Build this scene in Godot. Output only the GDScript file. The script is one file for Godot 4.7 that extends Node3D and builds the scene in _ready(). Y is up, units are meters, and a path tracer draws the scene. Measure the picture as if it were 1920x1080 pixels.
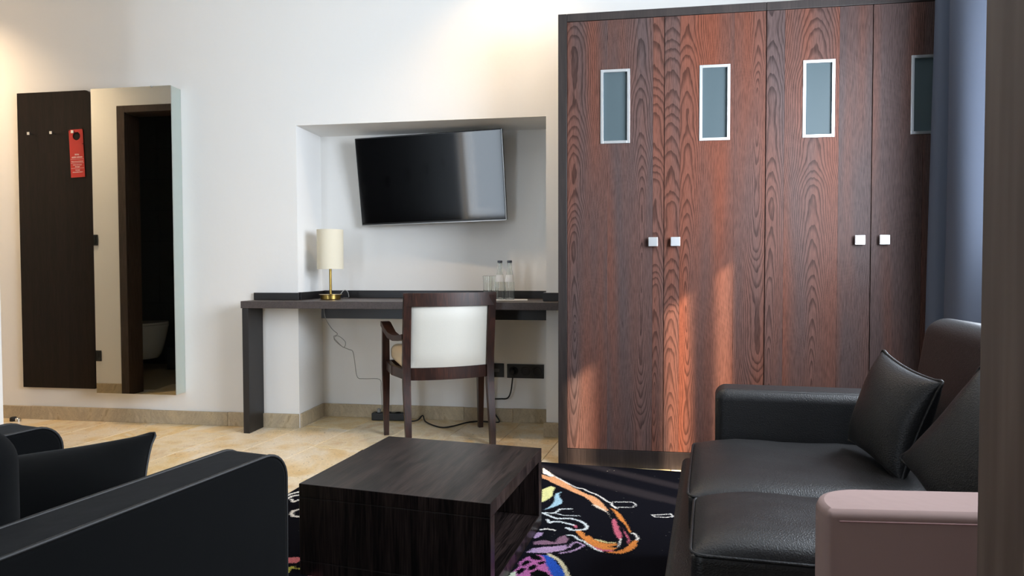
extends Node3D
# A hotel room: desk niche, dark veneer wardrobes, lounge corner.
# x runs right along the back wall, z towards the viewer, metres.

const WALL_Z := -3.51
const NICHE_Z := -3.83
const CEILING_Y := 2.85
const RUG_TOP := 0.014

var M := {}
var used := {}
var rng := RandomNumberGenerator.new()


# ------------------------------------------------------------------ mesh helpers
class Shape:
	var v := PackedVector3Array()
	var n := PackedVector3Array()
	var u := PackedVector2Array()

	func tri(a: Vector3, b: Vector3, c: Vector3, na: Vector3, nb: Vector3, nc: Vector3, ua := Vector2.ZERO, ub := Vector2.ZERO, uc := Vector2.ZERO) -> void:
		var g := (b - a).cross(c - a)
		if g.dot(na + nb + nc) > 0.0:
			v.append_array([a, c, b]); n.append_array([na, nc, nb]); u.append_array([ua, uc, ub])
		else:
			v.append_array([a, b, c]); n.append_array([na, nb, nc]); u.append_array([ua, ub, uc])

	func quad(a: Vector3, b: Vector3, c: Vector3, d: Vector3, nn: Vector3, ua := Vector2.ZERO, ub := Vector2.ZERO, uc := Vector2.ZERO, ud := Vector2.ZERO) -> void:
		tri(a, b, c, nn, nn, nn, ua, ub, uc)
		tri(a, c, d, nn, nn, nn, ua, uc, ud)

	func patch(p: Array, nrm: Array, i0: int, i1: int, i2: int, i3: int) -> void:
		tri(p[i0], p[i1], p[i2], nrm[i0], nrm[i1], nrm[i2])
		tri(p[i0], p[i2], p[i3], nrm[i0], nrm[i2], nrm[i3])

	func mesh() -> ArrayMesh:
		var a := []
		a.resize(Mesh.ARRAY_MAX)
		a[Mesh.ARRAY_VERTEX] = v
		a[Mesh.ARRAY_NORMAL] = n
		a[Mesh.ARRAY_TEX_UV] = u
		var m := ArrayMesh.new()
		m.add_surface_from_arrays(Mesh.PRIMITIVE_TRIANGLES, a)
		return m


# a box with rounded edges between two corners
func rbox(s: Shape, lo: Vector3, hi: Vector3, r := 0.0, seg := 1, t := Transform3D()) -> Shape:
	var c := (lo + hi) * 0.5
	var h := (hi - lo) * 0.5
	if r <= 0.0:
		for ax in 3:
			for sg in [-1.0, 1.0]:
				var nn := Vector3.ZERO
				nn[ax] = sg
				var b: int = (ax + 1) % 3
				var d: int = (ax + 2) % 3
				var q := []
				for k in [[-1, -1], [1, -1], [1, 1], [-1, 1]]:
					var p := Vector3.ZERO
					p[ax] = sg * h[ax]
					p[b] = k[0] * h[b]
					p[d] = k[1] * h[d]
					q.append(t * (c + p))
				s.quad(q[0], q[1], q[2], q[3], (t.basis * nn).normalized())
		return s
	r = minf(r, minf(h.x, minf(h.y, h.z)) * 0.999)
	for ax in 3:
		var b: int = (ax + 1) % 3
		var d: int = (ax + 2) % 3
		var tb := _ticks(h[b], r, seg)
		var td := _ticks(h[d], r, seg)
		for sg in [-1.0, 1.0]:
			var p := []
			var nr := []
			for i in tb.size():
				for j in td.size():
					var raw := Vector3.ZERO
					raw[ax] = sg * h[ax]
					raw[b] = tb[i]
					raw[d] = td[j]
					var inner := Vector3(clampf(raw.x, -h.x + r, h.x - r), clampf(raw.y, -h.y + r, h.y - r), clampf(raw.z, -h.z + r, h.z - r))
					var dir := (raw - inner).normalized()
					p.append(t * (c + inner + dir * r))
					nr.append((t.basis * dir).normalized())
			var w := td.size()
			for i in tb.size() - 1:
				for j in w - 1:
					s.patch(p, nr, i * w + j, (i + 1) * w + j, (i + 1) * w + j + 1, i * w + j + 1)
	return s


func _ticks(h: float, r: float, seg: int) -> Array:
	var out := []
	for k in seg + 1:
		out.append(-(h - r) - r * tan(PI / 4.0 * (1.0 - float(k) / seg)))
	for k in seg + 1:
		out.append((h - r) + r * tan(PI / 4.0 * float(k) / seg))
	return out


func box(lo: Vector3, hi: Vector3, r := 0.0, seg := 1, t := Transform3D()) -> Shape:
	return rbox(Shape.new(), lo, hi, r, seg, t)


# a smooth sheet from a grid of points
func sheet(s: Shape, pts: Array, rows: int, cols: int, closed_cols := false) -> Shape:
	var nr := []
	for i in rows:
		for j in cols:
			var i0: int = maxi(i - 1, 0)
			var i1: int = mini(i + 1, rows - 1)
			var j0: int = (j - 1 + cols) % cols if closed_cols else maxi(j - 1, 0)
			var j1: int = (j + 1) % cols if closed_cols else mini(j + 1, cols - 1)
			var du: Vector3 = pts[i1 * cols + j] - pts[i0 * cols + j]
			var dv: Vector3 = pts[i * cols + j1] - pts[i * cols + j0]
			var g := dv.cross(du)
			nr.append(g.normalized() if g.length() > 1e-12 else Vector3.UP)
	for i in rows - 1:
		for j in (cols if closed_cols else cols - 1):
			var j1: int = (j + 1) % cols
			s.patch(pts, nr, i * cols + j, (i + 1) * cols + j, (i + 1) * cols + j1, i * cols + j1)
	return s


# profile of (radius, height) turned about the y axis
func lathe(s: Shape, profile: Array, seg := 28, at := Vector3.ZERO) -> Shape:
	for k in profile.size() - 1:
		var a: Vector2 = profile[k]
		var b: Vector2 = profile[k + 1]
		var d := b - a
		if d.length() < 1e-7:
			continue
		var nn := Vector2(d.y, -d.x).normalized()
		for i in seg:
			var t0 := TAU * i / seg
			var t1 := TAU * (i + 1) / seg
			var c0 := Vector3(cos(t0), 0, sin(t0))
			var c1 := Vector3(cos(t1), 0, sin(t1))
			var n0 := Vector3(c0.x * nn.x, nn.y, c0.z * nn.x)
			var n1 := Vector3(c1.x * nn.x, nn.y, c1.z * nn.x)
			var p00 := at + c0 * a.x + Vector3.UP * a.y
			var p10 := at + c1 * a.x + Vector3.UP * a.y
			var p01 := at + c0 * b.x + Vector3.UP * b.y
			var p11 := at + c1 * b.x + Vector3.UP * b.y
			if a.x > 1e-6:
				s.tri(p00, p10, p01, n0, n1, n0)
			if b.x > 1e-6:
				s.tri(p10, p11, p01, n1, n1, n0)
	return s


# a round tube through points (smoothed with Catmull-Rom)
func tube(s: Shape, raw: Array, r: float, seg := 8, steps := 4, closed := false) -> Shape:
	var pts := []
	var count := raw.size()
	if steps <= 1:
		pts = raw.duplicate()
	else:
		for i in (count if closed else count - 1):
			var p0: Vector3 = raw[(i - 1 + count) % count] if closed or i > 0 else raw[0]
			var p1: Vector3 = raw[i]
			var p2: Vector3 = raw[(i + 1) % count]
			var p3: Vector3 = raw[(i + 2) % count] if closed or i + 2 < count else raw[count - 1]
			for k in steps:
				pts.append(p1.cubic_interpolate(p2, p0, p3, float(k) / steps))
		if not closed:
			pts.append(raw[count - 1])
	var side := Vector3.ZERO
	var rings := []
	for i in pts.size():
		var a: Vector3 = pts[(i - 1 + pts.size()) % pts.size()] if closed or i > 0 else pts[0]
		var b: Vector3 = pts[(i + 1) % pts.size()] if closed or i + 1 < pts.size() else pts[pts.size() - 1]
		var d := (b - a).normalized()
		if side == Vector3.ZERO:
			side = d.cross(Vector3.UP if absf(d.y) < 0.9 else Vector3.RIGHT).normalized()
		side = (side - d * side.dot(d)).normalized()
		var up := side.cross(d).normalized()
		var ring := []
		for k in seg:
			var t := TAU * k / seg
			ring.append(side * cos(t) + up * sin(t))
		rings.append(ring)
	var last := pts.size() if closed else pts.size() - 1
	for i in last:
		var i1: int = (i + 1) % pts.size()
		for k in seg:
			var k1: int = (k + 1) % seg
			var n00: Vector3 = rings[i][k]
			var n01: Vector3 = rings[i][k1]
			var n10: Vector3 = rings[i1][k]
			var n11: Vector3 = rings[i1][k1]
			s.tri(pts[i] + n00 * r, pts[i] + n01 * r, pts[i1] + n10 * r, n00, n01, n10)
			s.tri(pts[i] + n01 * r, pts[i1] + n11 * r, pts[i1] + n10 * r, n01, n11, n10)
	if not closed:
		for e in [0, pts.size() - 1]:
			var dn: Vector3 = (pts[0] - pts[1]).normalized() if e == 0 else (pts[e] - pts[e - 1]).normalized()
			for k in range(1, seg - 1):
				s.tri(pts[e] + rings[e][0] * r, pts[e] + rings[e][k] * r, pts[e] + rings[e][k + 1] * r, dn, dn, dn)
	return s


# a bar of rectangular section swept through points; sizes are (across, along 'depth_dir') per point
func bar(s: Shape, pts: Array, half: Array, across: Vector3) -> Shape:
	var secs := []
	for i in pts.size():
		var a: Vector3 = pts[maxi(i - 1, 0)]
		var b: Vector3 = pts[mini(i + 1, pts.size() - 1)]
		var d := (b - a).normalized()
		var x := (across - d * across.dot(d)).normalized()
		var y := d.cross(x).normalized()
		var h: Vector2 = half[i]
		secs.append([pts[i] - x * h.x - y * h.y, pts[i] + x * h.x - y * h.y, pts[i] + x * h.x + y * h.y, pts[i] - x * h.x + y * h.y, [-y, x, y, -x]])
	for i in secs.size() - 1:
		for k in 4:
			var k1: int = (k + 1) % 4
			var n0: Vector3 = secs[i][4][k]
			var n1: Vector3 = secs[i + 1][4][k]
			s.tri(secs[i][k], secs[i][k1], secs[i + 1][k], n0, n0, n1)
			s.tri(secs[i][k1], secs[i + 1][k1], secs[i + 1][k], n0, n1, n1)
	for e in [0, secs.size() - 1]:
		var dn: Vector3 = (pts[0] - pts[1]).normalized() if e == 0 else (pts[e] - pts[e - 1]).normalized()
		s.quad(secs[e][0], secs[e][1], secs[e][2], secs[e][3], dn)
	return s


# scatter cushion lying in the xy plane, fat in z
func pillow(s: Shape, w: float, h: float, t: float, cols := 18, pinch := 0.09) -> Shape:
	for sg in [1.0, -1.0]:
		var pts := []
		for i in cols + 1:
			for j in cols + 1:
				var a := -1.0 + 2.0 * i / cols
				var b := -1.0 + 2.0 * j / cols
				a = sin(a * PI / 2)
				b = sin(b * PI / 2)
				var fat := pow(maxf(0.0, 1.0 - a * a), 0.42) * pow(maxf(0.0, 1.0 - b * b), 0.42)
				var wrinkle := 1.0 + 0.05 * sin(7.0 * a + 3.0 * b * b) * (1.0 - fat) + 0.03 * sin(5.0 * b + 2.0 * a)
				pts.append(Vector3(w / 2 * a * (1.0 - pinch * (1.0 - b * b) * absf(a)), h / 2 * b * (1.0 - pinch * (1.0 - a * a) * absf(b)), sg * t / 2 * fat * wrinkle))
		sheet(s, pts, cols + 1, cols + 1) if sg > 0 else sheet_flip(s, pts, cols + 1)
	return s


func sheet_flip(s: Shape, pts: Array, cols: int) -> void:
	var flipped := []
	for i in cols:
		for j in cols:
			flipped.append(pts[i * cols + cols - 1 - j])
	sheet(s, flipped, cols, cols)


func pillow_edge(w: float, h: float, pinch := 0.09) -> Array:
	var out := []
	for k in 40:
		var t := float(k) / 10.0
		var a := 0.0
		var b := 0.0
		var f := fmod(t, 1.0) * 2.0 - 1.0
		match int(t):
			0: a = f; b = -1.0
			1: a = 1.0; b = f
			2: a = -f; b = 1.0
			3: a = -1.0; b = -f
		out.append(Vector3(w / 2 * a * (1.0 - pinch * (1.0 - b * b) * absf(a)), h / 2 * b * (1.0 - pinch * (1.0 - a * a) * absf(b)), 0))
	return out


# ------------------------------------------------------------------ scene helpers
func numbered(called: String) -> String:
	if not used.has(called):
		used[called] = 0
		return called
	used[called] += 1
	return "%s_%03d" % [called, used[called]]


func put(called: String, s: Shape, mat: Material, parent: Node3D = null) -> MeshInstance3D:
	var o := MeshInstance3D.new()
	o.mesh = s.mesh()
	o.material_override = mat
	if parent:
		o.name = called
		parent.add_child(o, true)
	else:
		o.name = numbered(called)
		add_child(o)
	return o


func reuse(called: String, m: Mesh, mat: Material, parent: Node3D, at: Vector3, turn := 0.0) -> MeshInstance3D:
	var o := MeshInstance3D.new()
	o.mesh = m
	o.material_override = mat
	o.name = called
	parent.add_child(o, true)
	o.position = at
	o.rotation.y = turn
	return o


func tag(o: Node3D, label: String, category: String, group := "") -> Node3D:
	o.set_meta("label", label)
	o.set_meta("category", category)
	if group:
		o.set_meta("group", group)
	return o


func thing(called: String, label: String, category: String, at := Vector3.ZERO, turn := 0.0, group := "") -> Node3D:
	var o := Node3D.new()
	o.name = numbered(called)
	add_child(o)
	o.position = at
	o.rotation.y = turn
	return tag(o, label, category, group)


func setting(called: String, s: Shape, mat: Material) -> MeshInstance3D:
	var o := put(called, s, mat)
	o.set_meta("kind", "structure")
	return o


# ------------------------------------------------------------------ materials
func plain(hex: String, rough: float, metal := 0.0, spec := 0.5) -> StandardMaterial3D:
	var m := StandardMaterial3D.new()
	m.albedo_color = Color(hex)
	m.roughness = rough
	m.metallic = metal
	m.metallic_specular = spec
	return m


func noise(freq: float, kind := FastNoiseLite.TYPE_SIMPLEX_SMOOTH, octaves := 3, number := 1) -> FastNoiseLite:
	var f := FastNoiseLite.new()
	f.seed = number
	f.noise_type = kind
	f.frequency = freq
	f.fractal_octaves = octaves
	return f


func picture(w: int, h: int, bytes: PackedByteArray) -> ImageTexture:
	return ImageTexture.create_from_image(Image.create_from_data(w, h, false, Image.FORMAT_RGB8, bytes))


func bump(freq: float, strength: float, kind := FastNoiseLite.TYPE_SIMPLEX_SMOOTH, octaves := 3, size := 256) -> NoiseTexture2D:
	var t := NoiseTexture2D.new()
	t.width = size
	t.height = size
	t.seamless = true
	t.as_normal_map = true
	t.bump_strength = strength
	t.noise = noise(freq, kind, octaves, 5)
	return t


func grain_bump(m: StandardMaterial3D, tex: Texture2D, scale: float, amount: float) -> StandardMaterial3D:
	m.normal_enabled = true
	m.normal_texture = tex
	m.normal_scale = amount
	m.uv1_triplanar = true
	m.uv1_scale = Vector3(scale, scale, scale)
	return m


# plain-sawn veneer: growth rings of a log cut lengthwise, several leaves side by side
func veneer(w_px: int, h_px: int, w_m: float, h_m: float, leaves: Array, number: int, red: Array) -> ImageTexture:
	var slow := noise(1.0, FastNoiseLite.TYPE_SIMPLEX_SMOOTH, 2, number)
	var fine := noise(1.0, FastNoiseLite.TYPE_SIMPLEX, 2, number + 7)
	var data := PackedByteArray()
	data.resize(w_px * h_px * 3)
	var at := 0
	for j in h_px:
		var y := h_m * j / h_px
		for i in w_px:
			var x := w_m * i / w_px
			var k := 0
			while k < leaves.size() - 1 and x > leaves[k][0]:
				k += 1
			var leaf: Array = leaves[k]   # [right edge, heart position, depth at top, slope, mirrored sign]
			var lx: float = (x - leaf[1]) * 1.4 + 0.012 * slow.get_noise_2d(y * 1.4 + k * 9.0, 3.0)
			var d: float = leaf[2] + leaf[3] * y + 0.02 * slow.get_noise_2d(y * 2.2, k * 5.0 + 20.0) + 0.0014 * slow.get_noise_2d(lx * 30.0, y * 9.0)
			var ring := sqrt(lx * lx + d * d) / 0.0084
			var f := ring - floorf(ring)
			var line := smoothstep(0.45, 0.93, f) * (1.0 - smoothstep(0.95, 1.0, f))
			var pore := fine.get_noise_2d(x * 620.0, y * 11.0)
			var tone := slow.get_noise_2d(x * 7.0 + k * 3.0, y * 0.55 + 40.0)
			var warm: float = clampf(red[k] + 0.45 * tone, 0.0, 1.0)
			var dark := clampf(1.0 - 0.29 * line - 0.22 * maxf(0.0, pore) - 0.06 * pore, 0.25, 1.15)
			if k > 0 and absf(x - leaves[k - 1][0]) < 0.0009:
				dark *= 0.6
			data[at] = int(clampf(lerpf(82.0, 118.0, warm) * dark, 0, 255))
			data[at + 1] = int(clampf(lerpf(68.0, 67.0, warm) * dark, 0, 255))
			data[at + 2] = int(clampf(lerpf(66.0, 50.0, warm) * dark, 0, 255))
			at += 3
	return picture(w_px, h_px, data)


# straight dark grain along v
func wenge(size: int, lo: Color, hi: Color, number: int, across := 150.0, along := 3.0) -> ImageTexture:
	var fine := noise(1.0, FastNoiseLite.TYPE_SIMPLEX, 2, number)
	var data := PackedByteArray()
	data.resize(size * size * 3)
	var at := 0
	for j in size:
		var v := float(j) / size
		for i in size:
			var u := float(i) / size
			# both ends of the tile are blended so that it repeats without a seam
			var a := fine.get_noise_2d(u * across, v * along)
			var b := fine.get_noise_2d(u * across, (v - 1.0) * along)
			var g := lerpf(a, b, smoothstep(0.7, 1.0, v))
			var c := fine.get_noise_2d(u * across * 0.09 + 60.0, v * along * 0.12)
			var t := clampf(0.5 + 0.55 * g + 0.35 * c, 0.0, 1.0)
			data[at] = int(255 * lerpf(lo.r, hi.r, t))
			data[at + 1] = int(255 * lerpf(lo.g, hi.g, t))
			data[at + 2] = int(255 * lerpf(lo.b, hi.b, t))
			at += 3
	return picture(size, size, data)


# cloudy stone between a few colours
func stone(size: int, cols: Array, number: int, freq := 4.0) -> ImageTexture:
	var big := noise(1.0, FastNoiseLite.TYPE_SIMPLEX_SMOOTH, 4, number)
	var spots := noise(1.0, FastNoiseLite.TYPE_SIMPLEX, 3, number + 3)
	var data := PackedByteArray()
	data.resize(size * size * 3)
	var at := 0
	for j in size:
		for i in size:
			# a torus walk repeats in both directions
			var a := TAU * i / size
			var b := TAU * j / size
			var p := Vector3(cos(a) + 0.5 * cos(b), sin(a) + 0.5 * sin(b), cos(b) * 0.9 - sin(b) * 0.6) * freq * 0.28
			var t := clampf(0.5 + 0.75 * big.get_noise_3dv(p), 0.0, 0.999) * (cols.size() - 1)
			var k := int(t)
			var c: Color = (cols[k] as Color).lerp(cols[k + 1], t - k)
			var s := spots.get_noise_3dv(p * 9.0)
			c = c * (1.0 + 0.06 * s - 0.30 * smoothstep(0.42, 0.7, s))
			data[at] = int(255 * clampf(c.r, 0, 1))
			data[at + 1] = int(255 * clampf(c.g, 0, 1))
			data[at + 2] = int(255 * clampf(c.b, 0, 1))
			at += 3
	return picture(size, size, data)


func textured(tex: Texture2D, rough: float, scale: Vector3, spec := 0.5, world := false) -> StandardMaterial3D:
	var m := StandardMaterial3D.new()
	m.albedo_texture = tex
	m.roughness = rough
	m.metallic_specular = spec
	m.uv1_triplanar = true
	m.uv1_world_triplanar = world
	m.uv1_triplanar_sharpness = 8.0
	m.uv1_scale = scale
	return m

const RUG_SHAPES := [
	["f2efe8", 0, [937, 85, 957, 113, 980, 147, 1016, 199, 1014, 215, 987, 199, 970, 180, 953, 169]],
	["e9a877", 0, [948, 177, 973, 194, 989, 206, 1015, 192, 1044, 229, 1074, 272, 1105, 313, 1136, 346, 1173, 383, 1201, 401, 1225, 433, 1245, 470, 1264, 517, 1275, 548, 1262, 540, 1233, 507, 1211, 489, 1192, 452, 1160, 411, 1118, 376, 1075, 334, 1043, 307, 1014, 280, 982, 244, 958, 228]],
	["e8d8c4", 0, [1211, 489, 1233, 507, 1262, 540, 1272, 559, 1285, 599, 1299, 627, 1290, 614, 1271, 565, 1244, 538, 1224, 521, 1207, 496]],
	["cf6a80", 0, [1294, 628, 1302, 616, 1312, 644, 1316, 673, 1324, 686, 1325, 714, 1334, 736, 1340, 775, 1336, 802, 1324, 783, 1313, 754, 1304, 705, 1296, 658]],
	["e08c48", 0, [1276, 514, 1295, 527, 1313, 555, 1331, 599, 1341, 632, 1348, 651, 1356, 683, 1365, 714, 1368, 732, 1360, 734, 1356, 712, 1348, 680, 1335, 649, 1318, 623, 1305, 584, 1292, 544]],
	["cf6a80", 0, [1336, 688, 1343, 719, 1354, 745, 1365, 783, 1366, 800, 1361, 831, 1358, 806, 1360, 784, 1349, 759, 1342, 729]],
	["e08c48", 0, [1372, 807, 1384, 782, 1392, 789, 1392, 828, 1383, 859, 1368, 883, 1347, 904, 1322, 906, 1300, 907, 1305, 898, 1324, 893, 1347, 872, 1362, 843]],
	["e08c48", 0, [1178, 754, 1192, 746, 1210, 769, 1220, 794, 1230, 783, 1247, 810, 1271, 831, 1296, 838, 1324, 827, 1331, 842, 1301, 862, 1332, 863, 1320, 882, 1286, 886, 1254, 869, 1225, 837, 1204, 807, 1190, 783]],
	["cf6a80", 0, [1225, 837, 1254, 869, 1286, 886, 1320, 882, 1318, 895, 1288, 898, 1256, 885, 1231, 853]],
	["d8cf9a", 0, [1247, 810, 1270, 827, 1295, 834, 1324, 827, 1322, 819, 1298, 825, 1272, 813]],
	["e6e6a0", 0, [988, 374, 998, 352, 1016, 321, 1037, 336, 1036, 383, 1043, 432, 1035, 471, 1025, 498, 1012, 518]],
	["a9cfe0", 0, [1072, 374, 1062, 390, 1051, 405, 1050, 437, 1058, 472, 1058, 519, 1052, 555, 1035, 593, 1055, 572, 1072, 551, 1092, 511, 1089, 477, 1073, 444, 1065, 408]],
	["cf6a80", 0, [1163, 704, 1179, 710, 1183, 734, 1171, 731]],
	["dfe8ea", 0, [1137, 740, 1151, 731, 1171, 746, 1164, 762, 1148, 751]],
	["b99cc0", 0, [1054, 801, 1074, 797, 1075, 824, 1056, 855, 1049, 839]],
	["8f6d80", 0, [1057, 877, 1089, 856, 1127, 869, 1131, 829, 1149, 802, 1167, 829, 1165, 864, 1138, 879, 1096, 893, 1062, 901]],
	["b99cc0", 0, [1064, 930, 1099, 910, 1140, 892, 1167, 877, 1175, 904, 1163, 923, 1116, 954, 1049, 966]],
	["bb6ca6", 0, [1057, 1000, 1082, 974, 1102, 970, 1126, 1010, 1146, 1071, 1176, 1105, 1183, 1194, 1067, 1221, 1030, 1166, 1038, 1114, 1050, 1065, 1044, 1041]],
	["101012", 0, [1069, 985, 1084, 974, 1103, 985, 1110, 1003, 1095, 1010, 1076, 1003]],
	["101012", 0, [1053, 1050, 1062, 1018, 1080, 1021, 1074, 1041, 1059, 1063]],
	["101012", 0, [1079, 1062, 1091, 1041, 1102, 1046, 1103, 1067, 1086, 1082]],
	["101012", 0, [1050, 1094, 1061, 1070, 1075, 1074, 1070, 1096, 1059, 1119]],
	["101012", 0, [1090, 1098, 1110, 1072, 1139, 1083, 1156, 1110, 1124, 1124, 1100, 1116]],
	["101012", 0, [1101, 1027, 1112, 1013, 1126, 1014, 1119, 1030, 1107, 1041]],
	["2f5ac0", 0, [1104, 969, 1124, 968, 1149, 997, 1172, 1036, 1195, 1077, 1212, 1124, 1227, 1184, 1183, 1147, 1146, 1071, 1129, 1032, 1120, 1004]],
	["cfd8c0", 0, [1032, 1139, 1037, 1107, 1050, 1094, 1056, 1134, 1049, 1178]],
	["dd8088", 0, [308, 1180, 361, 1160, 383, 1162, 382, 1197, 332, 1216]],
	["c2c05e", 0, [371, 1268, 364, 1245, 374, 1225, 389, 1214, 387, 1239, 393, 1263, 380, 1273]],
	["dd8088", 0, [451, 1273, 474, 1254, 502, 1271, 474, 1298]],
	["f2efe8", 3, [1016, 199, 1053, 242, 1089, 283, 1121, 316, 1155, 328, 1173, 351, 1211, 380, 1236, 412, 1260, 449, 1278, 462, 1281, 484, 1302, 514]],
	["f2efe8", 2, [1336, 790, 1335, 833, 1332, 855]],
	["f2efe8", 3, [1370, 736, 1378, 734, 1388, 755, 1393, 772, 1388, 786]],
	["dfe8ea", 3, [1159, 800, 1173, 796, 1187, 807, 1197, 826, 1220, 839, 1241, 864, 1261, 888, 1285, 903]],
	["f2efe8", 2, [1279, 450, 1353, 433, 1372, 457, 1360, 489, 1289, 505]],
	["f2efe8", 2, [1431, 549, 1457, 543, 1486, 531, 1499, 522, 1503, 537, 1512, 546, 1486, 562, 1444, 567, 1431, 549]],
	["dfe8ea", 3, [1040, 619, 1079, 616, 1088, 597, 1095, 568, 1138, 558]],
	["dfe8ea", 2, [1087, 614, 1115, 628, 1175, 620]],
	["dfe8ea", 4, [1041, 625, 1080, 653, 1099, 664, 1148, 652, 1179, 665, 1201, 685, 1213, 707, 1215, 726, 1206, 742, 1173, 755]],
	["dfe8ea", 4, [1067, 681, 1080, 709, 1091, 696, 1115, 690, 1140, 700, 1166, 708]],
	["f2efe8", 3, [1062, 776, 1082, 762, 1110, 770]],
	["b99cc0", 3, [1177, 895, 1186, 859, 1197, 848, 1224, 868, 1203, 906, 1185, 926, 1157, 945]],
	["d9d2b0", 5, [1126, 964, 1146, 979, 1167, 1001, 1187, 1044, 1203, 1085, 1217, 1139]],
	["f2efe8", 5, [13, 710, 8, 681, 13, 654, 31, 624]],
	["f2efe8", 5, [26, 719, 30, 700, 33, 675, 51, 658]],
	["f2efe8", 4, [50, 708, 74, 732, 82, 707]],
	["f2efe8", 5, [138, 798, 126, 817, 135, 842, 157, 864, 180, 859]],
	["c2c05e", 3, [381, 1230, 407, 1231, 455, 1231]],
]


# ------------------------------------------------------------------ build
func _ready() -> void:
	rng.seed = 11
	camera_and_light()
	make_materials()
	room_shell()
	bathroom()
	wardrobes()
	desk()
	hall_panel_and_mirror()
	television()
	desk_lamp()
	drinks()
	desk_chair()
	power_bits()
	rug()
	coffee_table()
	sofa()
	armchairs()
	curtains()
	tall_cabinet()


func camera_and_light() -> void:
	var yaw := deg_to_rad(8.396)
	var pitch := deg_to_rad(-1.6126)
	var roll := deg_to_rad(-0.1466)
	var fwd := Vector3(-sin(yaw) * cos(pitch), sin(pitch), -cos(yaw) * cos(pitch))
	var right := Vector3(cos(yaw), 0, -sin(yaw))
	var up := right.cross(fwd)
	var cam := Camera3D.new()
	cam.name = "camera"
	cam.basis = Basis(right * cos(roll) + up * sin(roll), up * cos(roll) - right * sin(roll), -fwd)
	cam.position = Vector3(0, 0.914, 0)
	cam.fov = 47.964
	cam.near = 0.02
	add_child(cam)
	cam.current = true

	var env := Environment.new()
	env.tonemap_mode = Environment.TONE_MAPPER_LINEAR
	env.tonemap_exposure = 1.0
	env.background_mode = Environment.BG_SKY
	var sky := Sky.new()
	var look := ProceduralSkyMaterial.new()
	look.sky_top_color = Color(0.36, 0.55, 0.86)
	look.sky_horizon_color = Color(0.78, 0.86, 0.95)
	look.ground_bottom_color = Color(0.30, 0.29, 0.27)
	look.ground_horizon_color = Color(0.62, 0.64, 0.66)
	look.sky_energy_multiplier = 1.6
	sky.sky_material = look
	env.sky = sky
	env.ambient_light_source = Environment.AMBIENT_SOURCE_DISABLED
	env.sdfgi_enabled = true
	env.ssao_enabled = true
	env.ssil_enabled = true
	var we := WorldEnvironment.new()
	we.name = "world"
	we.environment = env
	add_child(we)

	# low sun from the right, reaching the wardrobes through gaps between the sheers
	var sun := DirectionalLight3D.new()
	sun.name = "sun"
	add_child(sun)
	var travel := Vector3(-0.84, -0.70, -0.54).normalized()
	sun.look_at_from_position(Vector3.ZERO, travel, Vector3.UP)
	sun.light_color = Color(1.0, 0.90, 0.78)
	sun.light_energy = 9.0
	sun.light_angular_distance = 1.2
	sun.shadow_enabled = true

	# daylight through the sheers of the right window
	var day := AreaLight3D.new()
	day.name = "window_daylight"
	add_child(day)
	day.transform = right_wall_frame() * Transform3D(Basis(Vector3.UP, PI), Vector3(1.30, 1.50, 0.14))
	day.area_size = Vector2(1.42, 1.10)
	day.light_color = Color(0.91, 0.95, 1.0)
	day.light_energy = 12.2
	day.shadow_enabled = true
	day.area_range = 20.0

	# daylight through the tall window behind the viewer
	var day2 := AreaLight3D.new()
	day2.name = "rear_window_daylight"
	add_child(day2)
	day2.position = Vector3(-2.38, 1.25, 1.72)
	day2.area_size = Vector2(0.56, 2.1)
	day2.light_color = Color(0.88, 0.94, 1.0)
	day2.light_energy = 3.1
	day2.shadow_enabled = true
	day2.area_range = 20.0


# origin on the right wall at the wardrobe front; local x runs towards the viewer, local z into the room
func right_wall_frame() -> Transform3D:
	var along := Vector3(-0.14, 0, 0.99).normalized()
	return Transform3D(Basis(along, Vector3.UP, along.cross(Vector3.UP)), Vector3(1.60, 0, -3.0))


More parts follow.
